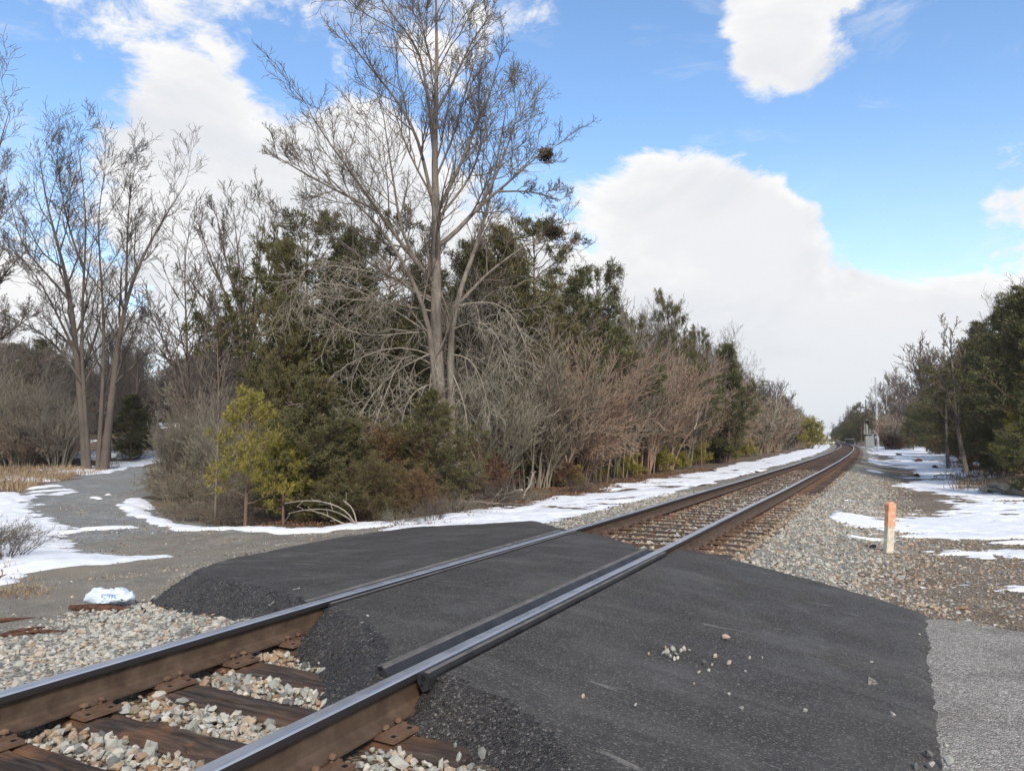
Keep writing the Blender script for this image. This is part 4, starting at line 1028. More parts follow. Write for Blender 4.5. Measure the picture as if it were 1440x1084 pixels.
# bare brush: many arching stems from one root
def shrub_variant(seed, h=3.2, w=1.5, n=22, cnts=(8, 7), m=None, rmin=.007, droop=.0):
    r = np.random.default_rng(seed); paths = []
    for k in range(n):
        a = r.uniform(0, 6.28); rad = w * math.sqrt(r.random()); z = np.linspace(0, 1, 8); hh = h * r.uniform(.6, 1.05)
        sway = .18 + rad / w * .8
        x = .3 * rad * np.cos(a) + np.cos(a) * w * sway * z ** 1.5 * r.uniform(.5, 1.0) + r.normal(0, .04, 8); y = .3 * rad * np.sin(a) + np.sin(a) * w * sway * z ** 1.5 * r.uniform(.5, 1.) + r.normal(0, .04, 8)
        paths.append(np.stack([x, y, -.1 + hh * (z - (.25 * rad / w + droop) * z ** 3)], 1))
    P = stack(paths, 8); Rr = taper(n, 8, r.uniform(.014, .032, n) * min(1, h / 2.4 + .1), rmin)
    lv = crown_levels(P, Rr, r, cnts, (.45, .55, .7), rmin, up=.08 - droop * .3, u0=.2, wob=.1)
    return bundle('stems', [(P, Rr)], m, [5]), bundle('twigs', lv, m, [3, 3, 3])
BRUSH = [shrub_variant(301, m=M_BRUSH, cnts=(9, 8, 2)), shrub_variant(302, m=M_BRUSH, n=26, h=3.6, cnts=(8, 7, 2)), shrub_variant(303, m=M_BRUSHG, n=24, cnts=(9, 7, 2)), shrub_variant(304, m=M_BRUSHG, n=20, h=3.8, cnts=(9, 8, 2)), shrub_variant(305, m=M_BRUSH, n=30, droop=.22, cnts=(8, 7, 2))]
FAR_BRUSH = [shrub_variant(311, m=M_BRUSH, n=22, cnts=(8, 5), rmin=.02), shrub_variant(312, m=M_BRUSHG, n=22, cnts=(8, 5), rmin=.02)]
LOWBRUSH = [shrub_variant(321, h=1.0, w=1.0, n=24, cnts=(6, 5), m=M_DARKBARK, rmin=.0028), shrub_variant(322, h=.8, w=1.1, n=24, cnts=(6, 5), m=M_BRUSHG, rmin=.0035, droop=.2)]

# leaf-sized faces spread through a crown
def kites(P, D, L, W, r):
    n = len(P); D = norm(D); S = norm(np.cross(D, r.normal(0, 1, (n, 3))))
    L, W = L[:, None], W[:, None]
    return np.stack([P, P + D * L * .45 + S * W, P + D * L, P + D * L * .45 - S * W], 1).reshape(-1, 3), np.arange(n * 4).reshape(-1, 4)
def conifer(seed, h, rad, n_limb, n_leaf, fol, bark, p=.8, u0=.06, tilt=.25, L=(.1, .22), W=(.018, .036), tuft=.0, in0=.25, bulge=0, r0=.09, jit=.07, upl=.3, nee=1):
    r = np.random.default_rng(seed)
    z = np.linspace(0, 1, 10); tr = np.stack([np.cumsum(r.normal(0, .02, 10)) * h * .12, np.cumsum(r.normal(0, .02, 10)) * h * .12, -.2 + z * (h + .1)], 1); tr[:, :2] -= tr[0, :2]
    P = tr[None]; Rr = taper(1, 10, r0, .012)
    U = u0 + (1 - u0) * (np.arange(n_limb) + r.random(n_limb)) / n_limb
    lump = .5 + .95 * vnoise(U * 9, U * 0 + seed, seed)
    ln = (rad * np.minimum((1 - U) / (1 - u0), 1) ** p * np.where(U < .3, .55 + .45 * np.minimum((U - u0) / (.3 - u0 + 1e-6), 1) if bulge else 1, 1) * lump + .12) * r.uniform(.7, 1.2, n_limb)
    az = np.arange(n_limb) * 2.4 + r.normal(0, .5, n_limb)
    hd = np.stack([np.cos(az), np.sin(az), np.zeros(n_limb)], 1); s = np.linspace(0, 1, 6)
    ti = tilt + .7 * U ** 2 + r.normal(0, .12, n_limb)
    base = np.stack([np.interp(U, z, tr[:, k]) for k in range(3)], 1)
    LP = base[:, None] + hd[:, None] * (ln[:, None] * s)[..., None]
    LP[..., 2] += ln[:, None] * (ti[:, None] * s + .12 * s ** 2) ; LP[:, 1:] += r.normal(0, .03, LP[:, 1:].shape) * ln[:, None, None]
    LR = taper(n_limb, 6, np.clip(ln * .018, .008, .04), .006)
    # side shoots off each limb carry the leaves
    SP, SR = kids(LP, LR, 7, r, u0=in0, ang=(35, 65), ln=.38, fall=.55, n=4, rr=.5, up=.06, wob=.1, rmin=.005)
    j = r.choice(len(SP), n_leaf, p=(lambda q: q / q.sum())(np.linalg.norm(SP[:, -1] - SP[:, 0], axis=1) + .05)); q = r.random(n_leaf) ** (.7 if not tuft else .35)
    x = np.clip(q * 3, 0, 2.999); i = x.astype(int); f = (x - i)[:, None]
    C = SP[j, i] * (1 - f) + SP[j, i + 1] * f + r.normal(0, jit, (n_leaf, 3)); D = norm(SP[j, i + 1] - SP[j, i])
    out = []
    A = Acc(); V, Q = tubes(P, Rr, 8); A.add(V, Q)
    B = Acc(); V, Q = tubes(LP, LR, 4); B.add(V, Q, m=1); V, Q = tubes(SP, SR, 3); B.add(V, Q, m=1)
    for k in range(nee):
        d = norm(D * .8 + r.normal(0, .55 if not tuft else .75, C.shape) + np.array([0, 0, upl]))
        V, Q = kites(C, d, r.uniform(*L, n_leaf), r.uniform(*W, n_leaf), r); B.add(V, Q, m=0)
    return A.mesh('trunk', [bark], True), B.mesh('crown', [fol, bark], False)
CEDARS = [conifer(401 + k, 7.0, 1.9 + .3 * (k % 2), 120, 56000, M_CEDAR, M_CEDARBARK, p=(.62, .8, .7, .95)[k], bulge=1, tilt=.25 + .1 * k, L=(.06, .16), W=(.0075, .017), jit=.05, upl=.4) for k in range(4)]
VPINES = [conifer(421 + k, 8.0, 2.3, 46, 8500, M_PINE, M_CEDARBARK, p=.45, u0=.3, tilt=.12, L=(.1, .2), W=(.008, .017), tuft=1, in0=.5, jit=.06, nee=3) for k in range(2)]
BUSHES = [conifer(431 + k, 2.0, 1.15, 80, 30000, (M_CEDAR, M_CEDARR, M_RUSTLEAF)[k % 3], M_CEDARBARK, p=.5, u0=.02, tilt=.5, L=(.04, .1), W=(.0045, .01), r0=.05, jit=.05) for k in range(4)]
YOUNG = [conifer(441, 2.55, .92, 24, 2700, M_YOUNG, M_CEDARBARK, p=.7, u0=.24, tilt=.35, L=(.07, .13), W=(.004, .008), tuft=1, in0=.35, jit=.045, r0=.05, upl=.55, nee=4), conifer(442, 1.0, .55, 26, 2600, M_YOUNG, M_CEDARBARK, p=.4, u0=.05, tilt=.6, L=(.07, .13), W=(.004, .009), tuft=1, jit=.04, r0=.02, upl=.5, nee=4)]
def leafy_shrub(seed, h, w, fol, n_leaf, m=None):
    st_, tw = shrub_variant(seed, h=h, w=w, n=34, cnts=(7, 6), m=m or M_BRUSHG, rmin=.0045, droop=.15)
    r = np.random.default_rng(seed); co = np.zeros(len(tw.vertices) * 3, np.float32); tw.vertices.foreach_get('co', co); co = co.reshape(-1, 3)
    C = co[r.integers(len(co), size=n_leaf)] + r.normal(0, .03, (n_leaf, 3))
    V, Q = kites(C, r.normal(0, 1, C.shape) + [0, 0, .3], r.uniform(.035, .07, n_leaf), r.uniform(.009, .018, n_leaf), r)
    return st_, tw, mesh_of('leaves', V, Q, None, [fol])
LEAFY = [leafy_shrub(451, 1.5, 1.3, M_TANLEAF, 2600), leafy_shrub(452, 1.2, 1.5, M_RUSTLEAF, 1800)]

def plant(name, meshes, label, cat, x, y, scale=1.0, rot=None, group=None, sink=0.0, tilt=(0, 0), sxy=1.0):
    rot = rng.uniform(0, 6.28) if rot is None else rot
    o = thing(name, label, cat, (x, y, gz(x, y) - sink), (tilt[0], tilt[1], rot), group, (scale * sxy, scale * sxy, scale))
    for me in meshes: put(me.name.split('.')[0], me, o)
    return o
def by_top(px, Y, py, h):
    """x, y and scale of a tree seen at column px, Y metres off, whose top reaches row py."""
    x, _, ztop = at(px, py, Y); return x, Y, (ztop - gz(x, Y)) / h

# ------------------------------------------------------------------ the tall bare tree
TY = 19.5
tb = hit(626, 678); tx = at(626, 615, TY)[0]; tz = gz(tx, TY)
def skel(pts, Y, base, dz=0.0, seed=0):
    n = len(pts); return np.array([at(px, py, Y + dz * (i / max(1, n - 1)) ** 1.2) for i, (px, py) in enumerate(pts)]) - base
base = np.array([tx, TY, tz])
q = at(626, 700, TY); ground_py = 542 + 0
TRUNK = [(627, 712), (619, 600), (613, 500), (613, 400), (614, 271), (608, 217), (612, 155), (617, 97), (614, 39), (611, 0), (613, -70)]
TRUNK2 = [(634, 712), (636, 600), (632, 520), (634, 440), (654, 387), (682, 318), (690, 270), (704, 205), (712, 150)]
TRUNK3 = [(620, 712), (613, 560), (608, 490), (602, 440), (592, 410), (574, 388), (563, 360), (545, 330), (518, 298), (470, 262), (438, 225)]
LIMBS = [([(612, 300), (587, 186), (565, 147), (527, 101), (496, 66), (474, 30)], -1.2), ([(609, 217), (592, 74), (569, 46), (534, 4), (515, -40)], .8), ([(616, 300), (631, 267), (651, 229), (670, 178), (689, 143), (700, 95)], -.6),
         ([(617, 350), (639, 337), (674, 294), (709, 267), (747, 232), (768, 214)], 1.2), ([(672, 296), (697, 248), (716, 200), (728, 160), (734, 120)], .6), ([(606, 400), (569, 356), (530, 302), (496, 252), (457, 201), (432, 160)], -1.4),
         ([(530, 304), (488, 283), (437, 256), (388, 226)], -1.6), ([(590, 385), (561, 329), (554, 271), (546, 225), (537, 160)], 1.0), ([(612, 160), (640, 110), (662, 60), (690, 20)], .4), ([(616, 120), (600, 60), (590, 10), (580, -40)], -.5),
         ([(640, 430), (690, 378), (730, 350), (752, 335), (779, 325)], .9), ([(612, 420), (570, 400), (520, 370), (470, 330), (420, 300)], 1.0), ([(632, 300), (672, 250), (690, 190), (700, 150)], 1.4), ([(700, 260), (740, 260), (772, 268), (790, 275)], .3), ([(614, 250), (640, 190), (655, 130), (668, 90)], -1.0)]
r = np.random.default_rng(501)
TP = stack([skel(TRUNK, TY, base), skel(TRUNK2, TY, base, .9), skel(TRUNK3, TY, base, -1.2)], 16)
TR = taper(3, 16, [.25, .15, .14], [.01, .014, .012], .75)
def snap(paths, parents):
    """Shift each limb in depth so that it leaves the wood it grows from."""
    for p in paths:
        if p[0, 2] < 1.2: continue
        q = np.concatenate(parents); k = np.argmin((q[:, 0] - p[0, 0]) ** 2 + (q[:, 2] - p[0, 2]) ** 2)
        p[:] = p + (q[k] - p[0]) * np.linspace(1, .8, len(p))[:, None] * np.array([.6, 1, .6]); parents.append(p.copy())
    return paths
LP = snap(stack([skel(p, TY, base, d) for p, d in LIMBS], 12), [resample(p, 60) for p in TP]); LR = taper(len(LIMBS), 12, [.06, .055, .065, .075, .045, .065, .038, .05, .04, .035, .05, .045, .04, .03, .035], .011)
tall = thing('tall_bare_tree', 'tallest bare tree, its wide grey crown rising above the evergreens beside the crossing', 'tree', tuple(base))
put('trunk', bundle('trunk', [(TP, TR)], M_BARK, [12]), tall)
l1 = kids(np.concatenate([resample(p, 12)[None] for p in TP[:, 5:]]), taper(3, 12, [.12, .1, .1], .012), 12, r, u0=.0, ang=(28, 52), ln=.3, fall=.4, n=8, rr=.42, up=.1, wob=.1, rmin=.008)
l2 = kids(LP, LR, 9, r, u0=.2, ang=(28, 52), ln=.4, fall=.35, n=7, rr=.5, up=.09, wob=.12, rmin=.008)
P1 = np.concatenate([resample(p, 7)[None] for p in l1[0]] + [l2[0]]); R1 = np.concatenate([l1[1][:, :7], l2[1]])
l3 = kids(P1, R1, 7, r, u0=.2, ang=(24, 48), ln=.5, fall=.3, n=6, rr=.6, up=.08, wob=.09, rmin=.0062)
l4 = kids(l3[0], l3[1], 6, r, u0=.15, ang=(24, 50), ln=.55, fall=.3, n=5, rr=.65, up=.07, wob=.09, rmin=.005)
l5 = kids(l4[0], l4[1], 2, r, u0=.2, ang=(25, 50), ln=.75, fall=.3, n=4, rr=.7, up=.06, wob=.08, rmin=.004)
for p_, r_ in zip(LP, LR): 
    o = put('limb', bundle('limb', [(p_[None], r_[None])], M_BARK, [7]), tall)
put('crown', bundle('crown', [l1, l2, l3, l4, l5], M_TWIG, [5, 5, 4, 3, 3]), tall)
# pale dead shoots hanging round the lower trunk
starts = [[(604, 470), (545, 430), (490, 400), (440, 395), (405, 415)], [(608, 430), (550, 395), (500, 380), (450, 372), (420, 385)], [(606, 500), (560, 520), (520, 560), (500, 600)], [(613, 470), (560, 470), (520, 480), (480, 465), (440, 440)], [(613, 520), (580, 490), (560, 500), (540, 560), (520, 610)], [(614, 540), (590, 540), (570, 570), (560, 640)], [(630, 460), (670, 440), (700, 470), (715, 520)], [(634, 500), (660, 500), (680, 540), (690, 590)], [(613, 440), (560, 430), (500, 420), (450, 425), (415, 400)],
          [(632, 520), (650, 560), (660, 610), (650, 650)], [(612, 480), (600, 560), (606, 620), (625, 665)], [(640, 430), (690, 420), (720, 440), (740, 490)], [(613, 500), (570, 480), (510, 500), (470, 520), (440, 570)], [(620, 560), (600, 600), (590, 650)], [(625, 600), (645, 640), (660, 670)]]
HP = stack([skel(p, TY, base, d) for p, d in zip(starts, (-1.6, -1.5, -1.2, -1.5, -1.2, -1, -1.2, -.8, -1.6, -.7, -1, -1.3, -1.5, -.6, -.5))], 9); HP = snap(HP, [resample(p, 60) for p in TP]); HR = taper(len(starts), 9, .02, .007)
h1 = kids(HP, HR, 13, r, u0=.12, ang=(30, 75), ln=.4, fall=.3, n=7, rr=.6, up=-.13, wob=.15, rmin=.0065)
h2 = kids(h1[0], h1[1], 6, r, u0=.15, ang=(30, 70), ln=.5, fall=.3, n=6, rr=.75, up=-.1, wob=.16, rmin=.0058)
h3 = kids(h2[0], h2[1], 3, r, u0=.2, ang=(30, 60), ln=.6, fall=.3, n=4, rr=.8, up=-.05, wob=.15, rmin=.005)
put('drooping_branches', bundle('drooping_branches', [(HP, HR), h1, h2, h3], M_PALE, [6, 4, 3, 3]), tall)
M_NEST = bark_mat('nest_twigs', (.05, .035, .025), (.12, .085, .06))
def nest(px, py, Y, lab, k):
    r = np.random.default_rng(k); n = 160; d = norm(r.normal(0, 1, (n, 3))); c = r.normal(0, .09, (n, 3)) * [1, 1, .7]
    P = np.stack([c - d * .14, c + r.normal(0, .02, (n, 3)), c + d * .14], 1)
    p = at(px, py, Y); tag(put('squirrel_nest', bundle('squirrel_nest', [(P, np.full((n, 3), .011))], M_NEST, [3]), None, tuple(p)), lab, 'nest')
nest(767, 217, TY + 1.2, 'upper dark nest clump at the right end of a limb in the tall tree', 1)
nest(778, 326, TY + .9, 'lower dark clump of a nest at the right edge of the tall tree', 2)

# ------------------------------------------------------------------ the bare trees on the left
LY = 42.0
def traced(name, label, Y, bpx, bpy_, trunks, radii, cnts, lens, seed, mt, mc, rmin, up=.1, dz=2.0, u0=.25, group=None, ks=(5, 4, 3, 3)):
    r = np.random.default_rng(seed); x = at(bpx, 615, Y)[0]; base = np.array([x, Y, gz(x, Y)])
    P = stack([skel(p, Y, base, r.uniform(-dz, dz)) for p in trunks], 14)
    P[:, 0, 2] = np.where(P[:, 0, 2] < 1.2, -.3, P[:, 0, 2]); P = np.stack([resample(p, 14) for p in P])
    main = [resample(p, 40) for p in P if p[0, 2] < 1.2]; snap(P, main)
    Rr = taper(len(trunks), 14, radii, rmin * 1.3, .85)
    lv = crown_levels(P, Rr, r, cnts, lens, rmin, up=up, u0=u0)
    o = thing(name, label, 'tree', tuple(base), group=group)
    put('trunk', bundle('trunk', [(P, Rr)], mt, [8]), o); put('crown', bundle('crown', lv, mc, ks), o)
    return o
traced('bare_tree', 'largest bare tree at left, several leaning trunks rising from one base beside the lane', LY, 135, 655,
       [[(122, 655), (118, 590), (107, 511), (103, 424), (91, 368), (71, 317), (60, 273), (54, 205)], [(126, 655), (112, 480), (115, 432), (119, 376), (123, 320), (123, 269), (111, 225), (106, 185)],
        [(138, 655), (147, 507), (147, 447), (143, 388), (137, 336), (133, 289), (150, 230)], [(146, 655), (163, 511), (171, 432), (187, 384), (214, 332), (238, 293), (264, 255)], [(171, 432), (173, 352), (175, 301), (180, 250), (190, 215)],
        [(105, 505), (99, 490), (64, 416), (40, 376), (5, 340)], [(160, 545), (171, 507), (187, 471), (199, 440)], [(118, 540), (80, 480), (30, 450), (-20, 430)], [(103, 430), (70, 390), (30, 350), (15, 300), (5, 240)], [(119, 376), (100, 330), (85, 260), (80, 200)]],
       [.26, .15, .16, .26, .09, .09, .07, .08, .08, .08], (14, 7, 5, 2), (.22, .5, .6, .8), 511, M_DARKBARK, M_DARKBARK, .0085)
traced('bare_tree', 'bare tree with many upright fanning branches just left of the evergreens', 27, 346, 640,
       [[(350, 650), (345, 546), (341, 487), (329, 432), (313, 400), (290, 360), (278, 310)], [(347, 650), (347, 546), (343, 470), (338, 420), (336, 360), (328, 290)], [(352, 650), (350, 540), (352, 460), (360, 400), (368, 340), (374, 290)], [(341, 490), (338, 440), (318, 380), (306, 330), (300, 290)], [(350, 480), (372, 420), (388, 360), (392, 310)], [(343, 500), (300, 440), (270, 400), (255, 380)]],
       [.16, .15, .14, .08, .08, .07], (13, 6, 5, 2), (.17, .5, .6, .8), 512, M_DARKBARK, M_DARKBARK, .0065, up=.16, dz=1.2)
traced('bare_tree', 'slim bare tree with short side twigs between the lane and the brown pole', 24, 268, 665,
       [[(276, 690), (268, 600), (264, 543), (262, 447), (258, 368), (260, 345)], [(266, 560), (240, 500), (222, 460), (205, 430)], [(264, 520), (285, 470), (300, 430)]], [.09, .05, .04], (16, 6, 4), (.28, .5, .5), 513, M_DARKBARK, M_DARKBARK, .008, up=.06)
traced('bare_tree', 'pair of thin dark stems in the thicket right of the lane bend', 22, 283, 690,
       [[(280, 705), (277, 600), (283, 520), (290, 450), (300, 400)], [(288, 700), (268, 590), (250, 500), (230, 440)]], [.07, .06], (14, 6, 4), (.3, .5, .5), 514, M_DARKBARK, M_DARKBARK, .0075, up=.05)
traced('sapling', 'slender pale sapling standing left of the yellow-green pine', 15.5, 306, 705,
       [[(303, 705), (306, 640), (308, 580), (307, 530), (305, 480)]], [.03], (16, 5, 3), (.26, .5, .5), 515, M_TWIG, M_TWIG, .005, up=.08, dz=.2, u0=.2)
traced('bare_tree', 'bare tree at the left picture edge with branches reaching in', 36, -45, 660,
       [[(-40, 665), (-42, 520), (-36, 400), (-30, 300), (-5, 220), (12, 160)], [(-38, 450), (0, 400), (30, 360)], [(-40, 500), (10, 470), (50, 440)], [(-36, 400), (-10, 330), (5, 280)]], [.3, .12, .1, .1], (13, 7, 5, 2), (.22, .5, .6, .8), 516, M_DARKBARK, M_DARKBARK, .008)
# ------------------------------------------------------------------ evergreens behind the tall tree
EV = [(404, 22.5, 348, 0, 'leftmost tall dark evergreen, behind the yellow-green pine'), (432, 24, 322, 1, 'tall dark evergreen whose top stands left of the tall bare tree'), (492, 25, 326, 2, 'broad dark evergreen behind the hanging pale branches, left half'), (548, 27, 345, 3, 'dark evergreen close behind the left fork of the tall bare tree'),
      (602, 28, 385, 0, 'dark evergreen directly behind the trunk of the tall bare tree'), (665, 26, 345, 1, 'dark evergreen just right of the trunk of the tall bare tree'), (706, 27, 322, 2, 'tall dark evergreen right of the tall bare trunk'), (752, 28, 330, 3, 'tall dark evergreen under the lower squirrel nest'),
      (412, 22.5, 455, 2, 'shorter dark evergreen between the pine and the hanging branches'), (590, 24, 475, 0, 'dark evergreen filling the gap behind the main trunk of the tall tree'), (655, 24.5, 440, 2, 'dark evergreen behind the hanging branches right of the main trunk'), (455, 22.5, 515, 1, 'low dark evergreen behind the arched pale branches'), (510, 23.5, 440, 3, 'dark evergreen behind the leaning left stem of the tall tree'), (470, 24.5, 470, 3, 'shorter dark evergreen low behind the hanging branches'), (545, 25.5, 500, 0, 'short dark evergreen left of the tall bare trunk'), (700, 26, 470, 1, 'short dark evergreen right of the hanging pale branches'), (752, 29, 480, 2, 'short dark evergreen beside the grey brush'), (640, 26.5, 520, 3, 'short dark evergreen at the foot of the tall bare tree')]
for i, (px, Y, py, k, lab) in enumerate(EV):
    pine = i in (1, 3, 7)
    x, y, s = by_top(px, Y, py, 8.0 if pine else 7.0)
    if pine: plant('evergreen_tree', VPINES[k % 2], lab, 'evergreen tree', x, y, s, sxy=1.05)
    else: plant('evergreen_tree', CEDARS[k], lab, 'evergreen tree', x, y, s, sxy=.68 if i in (0, 8) else 1.05)
x, y, s = by_top(840, 31, 392, 8.0); plant('pine_tree', VPINES[0], 'tall dark pine with a rounded crown above the brush, right of the tall bare tree', 'pine tree', x, y, s, 1.0, sxy=.95)
x, y, s = by_top(812, 33, 420, 8.0); plant('pine_tree', VPINES[1], 'dark pine half hidden left of the rounded pine', 'pine tree', x, y, s, 3.0, sxy=.9)
x, y, s = by_top(941, 40, 434, 8.0); plant('pine_tree', VPINES[1], 'thin-topped pine standing above the brown brush', 'pine tree', x, y, s, 2.0, sxy=.6)
x, y, s = by_top(983, 42, 472, 8.0); plant('pine_tree', VPINES[0], 'ragged pine top right of the thin-topped pine', 'pine tree', x, y, s, 4.0, sxy=.6)
x, y, s = by_top(1022, 50, 486, 7.0); plant('cedar_tree', CEDARS[1], 'pointed evergreen top between the brown trees along the track', 'evergreen tree', x, y, s)
x, y, s = by_top(890, 36, 455, 8.0); plant('pine_tree', VPINES[0], 'low dark pine behind the brown brush', 'pine tree', x, y, s, 5.0, sxy=.8)
# the young pine and the low evergreens along the verge
x, y, _ = hit(345, 742)
yp = plant('young_pine', YOUNG[0], 'yellow-green young pine with a reddish trunk at the snowy edge of the lane', 'pine tree', x, y, .98, 0.6, sxy=.78)
yp2 = plant('young_pine', YOUNG[0], 'lower yellow-green pine leaning out right of the reddish trunk', 'pine tree', x + .62, y + .35, .62, 2.5, sxy=1.05, tilt=(.05, .12))
LOW = [(432, 738, 1.55, 0, 'dark green low evergreen bush right of the yellow-green pine'), (488, 730, 1.1, 0, 'dark low evergreen bush behind the pale arched branch'), (395, 732, 1.15, 3, 'dark bush under the right side of the yellow-green pine'), (552, 722, 1.35, 1, 'bronzed evergreen bush left of the foot of the tall tree'), (603, 722, 1.45, 0, 'dense dark green bush at the foot of the tall tree'), (522, 738, .9, 1, 'low bronzed bush by the asphalt edge'),
       (655, 705, 1.25, 2, 'rust-brown dead evergreen bush right of the tall trunk'), (688, 702, .95, 2, 'smaller rust-brown bush above the cut branches'), (720, 690, 1.5, 3, 'dark bush in front of the grey brush'), (765, 682, 1.2, 1, 'olive-bronze evergreen bush above the snow'), (800, 686, .6, 2, 'low rust-red bush at the edge of the snow'), (580, 735, .7, 1, 'low olive-brown bush touching the asphalt verge'), (462, 742, .65, 3, 'small dark bush at the corner of the verge')]
for px, py, s, k, lab in LOW:
    x, y, _ = hit(px, py); 
    if k in (0, 3): plant('evergreen_bush', CEDARS[(len(lab) + k) % 4], lab, 'bush', x, y + .5, s * .27, sxy=1.5)
    else: plant('evergreen_bush', BUSHES[k], lab, 'bush', x, y + .5, s * .6, sxy=1.1)
YL = [(772, 684, .95, 'small yellow-green pine at the end of the rust-red bushes'), (836, 678, .7, 'low yellow-green pine in front of the brown brush'), (922, 664, 1.25, 'brightest yellow-green small pine left of the track'), (885, 672, .8, 'yellow-green seedling pine beside the brightest one'), (985, 654, 1.0, 'yellow-green small pine by the snow strip, midway along the track'), (1008, 650, 1.05, 'yellow-green small pine next to the midway one'), (1052, 642, 1.3, 'yellow-green bushy pine at the far part of the snow strip'), (1030, 646, 1.0, 'yellow-green low pine before the far bushy one'), (960, 660, .7, 'tiny yellow-green pine between two larger ones'), (806, 684, .5, 'tiny yellow-green pine beside a rust-red bush')]
for px, py, s, lab in YL:
    x, y, _ = hit(px, py); plant('young_pine', YOUNG[1], lab, 'pine tree', x, y + .3, s, sxy=1.1)
x, y, _ = hit(1143, 631); plant('young_pine', YOUNG[1], 'round yellow-green pine far down the track, left of the bend', 'pine tree', x, y, 3.4, sxy=1.0)
# leafy tangle right of the lane
LT_ = [(236, 706, .85, 0), (250, 698, 1.1, 0), (262, 722, .95, 0), (290, 716, 1.2, 0), (322, 728, .95, 1), (250, 735, .55, 1), (285, 738, .6, 1), (310, 742, .5, 1), (258, 690, 1.1, 1), (275, 690, 1.3, 0), (330, 700, 1.2, 0)]
for px, py, s, k in LT_:
    x, y, _ = hit(px, py); s *= .78; plant('tangled_shrub', LEAFY[k], ('tangled olive-tan shrub' if k == 0 else 'low tangled rust-brown shrub') + ' between the gravel lane and the young pine', 'shrub', x, y + .3, s, group='tangled shrubs between the lane and the pine')
for px, py, s, k, lab in ((232, 705, .62, 3, 'upright grey bare brush at the inner bend of the lane'), (258, 700, .78, 2, 'grey bare brush behind the tangled shrubs'), (285, 706, .7, 3, 'bare brush around the thin dark stems'), (318, 712, .72, 2, 'bare brush close behind the slender sapling'), (300, 690, .95, 0, 'taller brown brush between the sapling and the lane')):
    x, y, _ = hit(px, py); plant('bare_brush', BRUSH[k], lab, 'shrub', x, y + .6, s, sxy=.85)

# ------------------------------------------------------------------ brush and trees along the left of the track
r = np.random.default_rng(601)
def along(s, t): return (float(v) for v in xy(s, t))
FRONT = [(19.6, -7.7, 2, .95, 'grey bare brush right of the foot of the tall tree'), (20.8, -8.9, 3, 1.2, 'grey tangled brush behind the cut branches'), (22.6, -7.9, 2, 1.15, 'grey-green brush left of the reddish brown brush'), (23.6, -7.7, 0, 1.25, 'reddish brown arching brush, nearest along the track'), (25.6, -7.6, 4, 1.25, 'brown brush with drooping twigs beside the snow strip'), (28.0, -7.7, 1, 1.3, 'tall brown brush above the brightest small pine'), (30.5, -7.6, 3, 1.3, 'grey-brown brush right of the brightest small pine'), (34, -7.6, 0, 1.4, 'brown brush with a broken pale limb'), (38, -7.8, 1, 1.45, 'brown brush behind the midway small pines'), (43, -7.8, 2, 1.5, 'grey brush beyond the midway small pines'), (48, -7.8, 0, 1.5, 'brown brush before the far bushy pine'), (54, -7.9, 4, 1.5, 'drooping brown brush by the far bushy pine')]
for s, t, k, sc_, lab in FRONT:
    x, y = along(s, t); plant('bare_brush', BRUSH[k], lab, 'shrub', x, y, sc_ * 1.22, sxy=.95)
for i in range(34):
    s, t = 25 + i * 1.35 + r.uniform(-.5, .5), -10.0 - 2.8 * r.random()
    x, y = along(s, t); plant('bare_brush', BRUSH[int(r.integers(4))], 'bare brown brush in the second row behind the verge', 'shrub', x, y, r.uniform(1.6, 2.1), group='brush in the second row left of the track')
for i in range(40):
    s, t = 58 + i * 4.4 + r.uniform(-1, 1), -7.8 - 1.5 * r.random() - (i % 2) * 2.2
    x, y = along(s, t); plant('bare_brush', FAR_BRUSH[int(r.integers(2))], 'bare brown brush far along the left of the track', 'shrub', x, y, r.uniform(1.5, 1.95), group='brush far along the left of the track')
for i in range(44):
    s, t = 25 + i * 1.5 + r.uniform(-.8, .8), -10.5 - 6 * r.random()
    x, y = along(s, t); plant('bare_tree', TREES[int(r.integers(5))], 'bare brown tree standing behind the brush left of the track', 'tree', x, y, r.uniform(.85, 1.08) + .005 * i, group='bare trees behind the brush left of the track')
for i in range(46):
    s, t = 70 + i * 6.2 + r.uniform(-2, 2), -9.5 - 5 * r.random()
    x, y = along(s, t); plant('bare_tree', FAR_TREES[int(r.integers(4))], 'bare tree in the far row along the left of the track', 'tree', x, y, r.uniform(.85, 1.15), group='far row of bare trees left of the track')
for i in range(9):
    s, t = 150 + i * 30 + r.uniform(-6, 6), -8.5 - 2 * r.random()
    x, y = along(s, t); plant('cedar_tree', CEDARS[int(r.integers(4))], 'dark evergreen in the far row along the left of the track', 'evergreen tree', x, y, r.uniform(.8, 1.1), group='far evergreens left of the track')
# two pale trunks seen in the brush
for s, t, k, sc_, lab in ((62, -8.6, 0, 1.05, 'bare tree with a pale straight trunk at the far edge of the snow strip'), (66, -9.0, 2, 1.1, 'second pale-trunked bare tree at the far edge of the snow strip'), (92, -8.6, 4, 1.0, 'bare tree with a thin pale trunk before the round yellow-green pine')):
    x, y = along(s, t); plant('bare_tree', TREES[k], lab, 'tree', x, y, sc_)

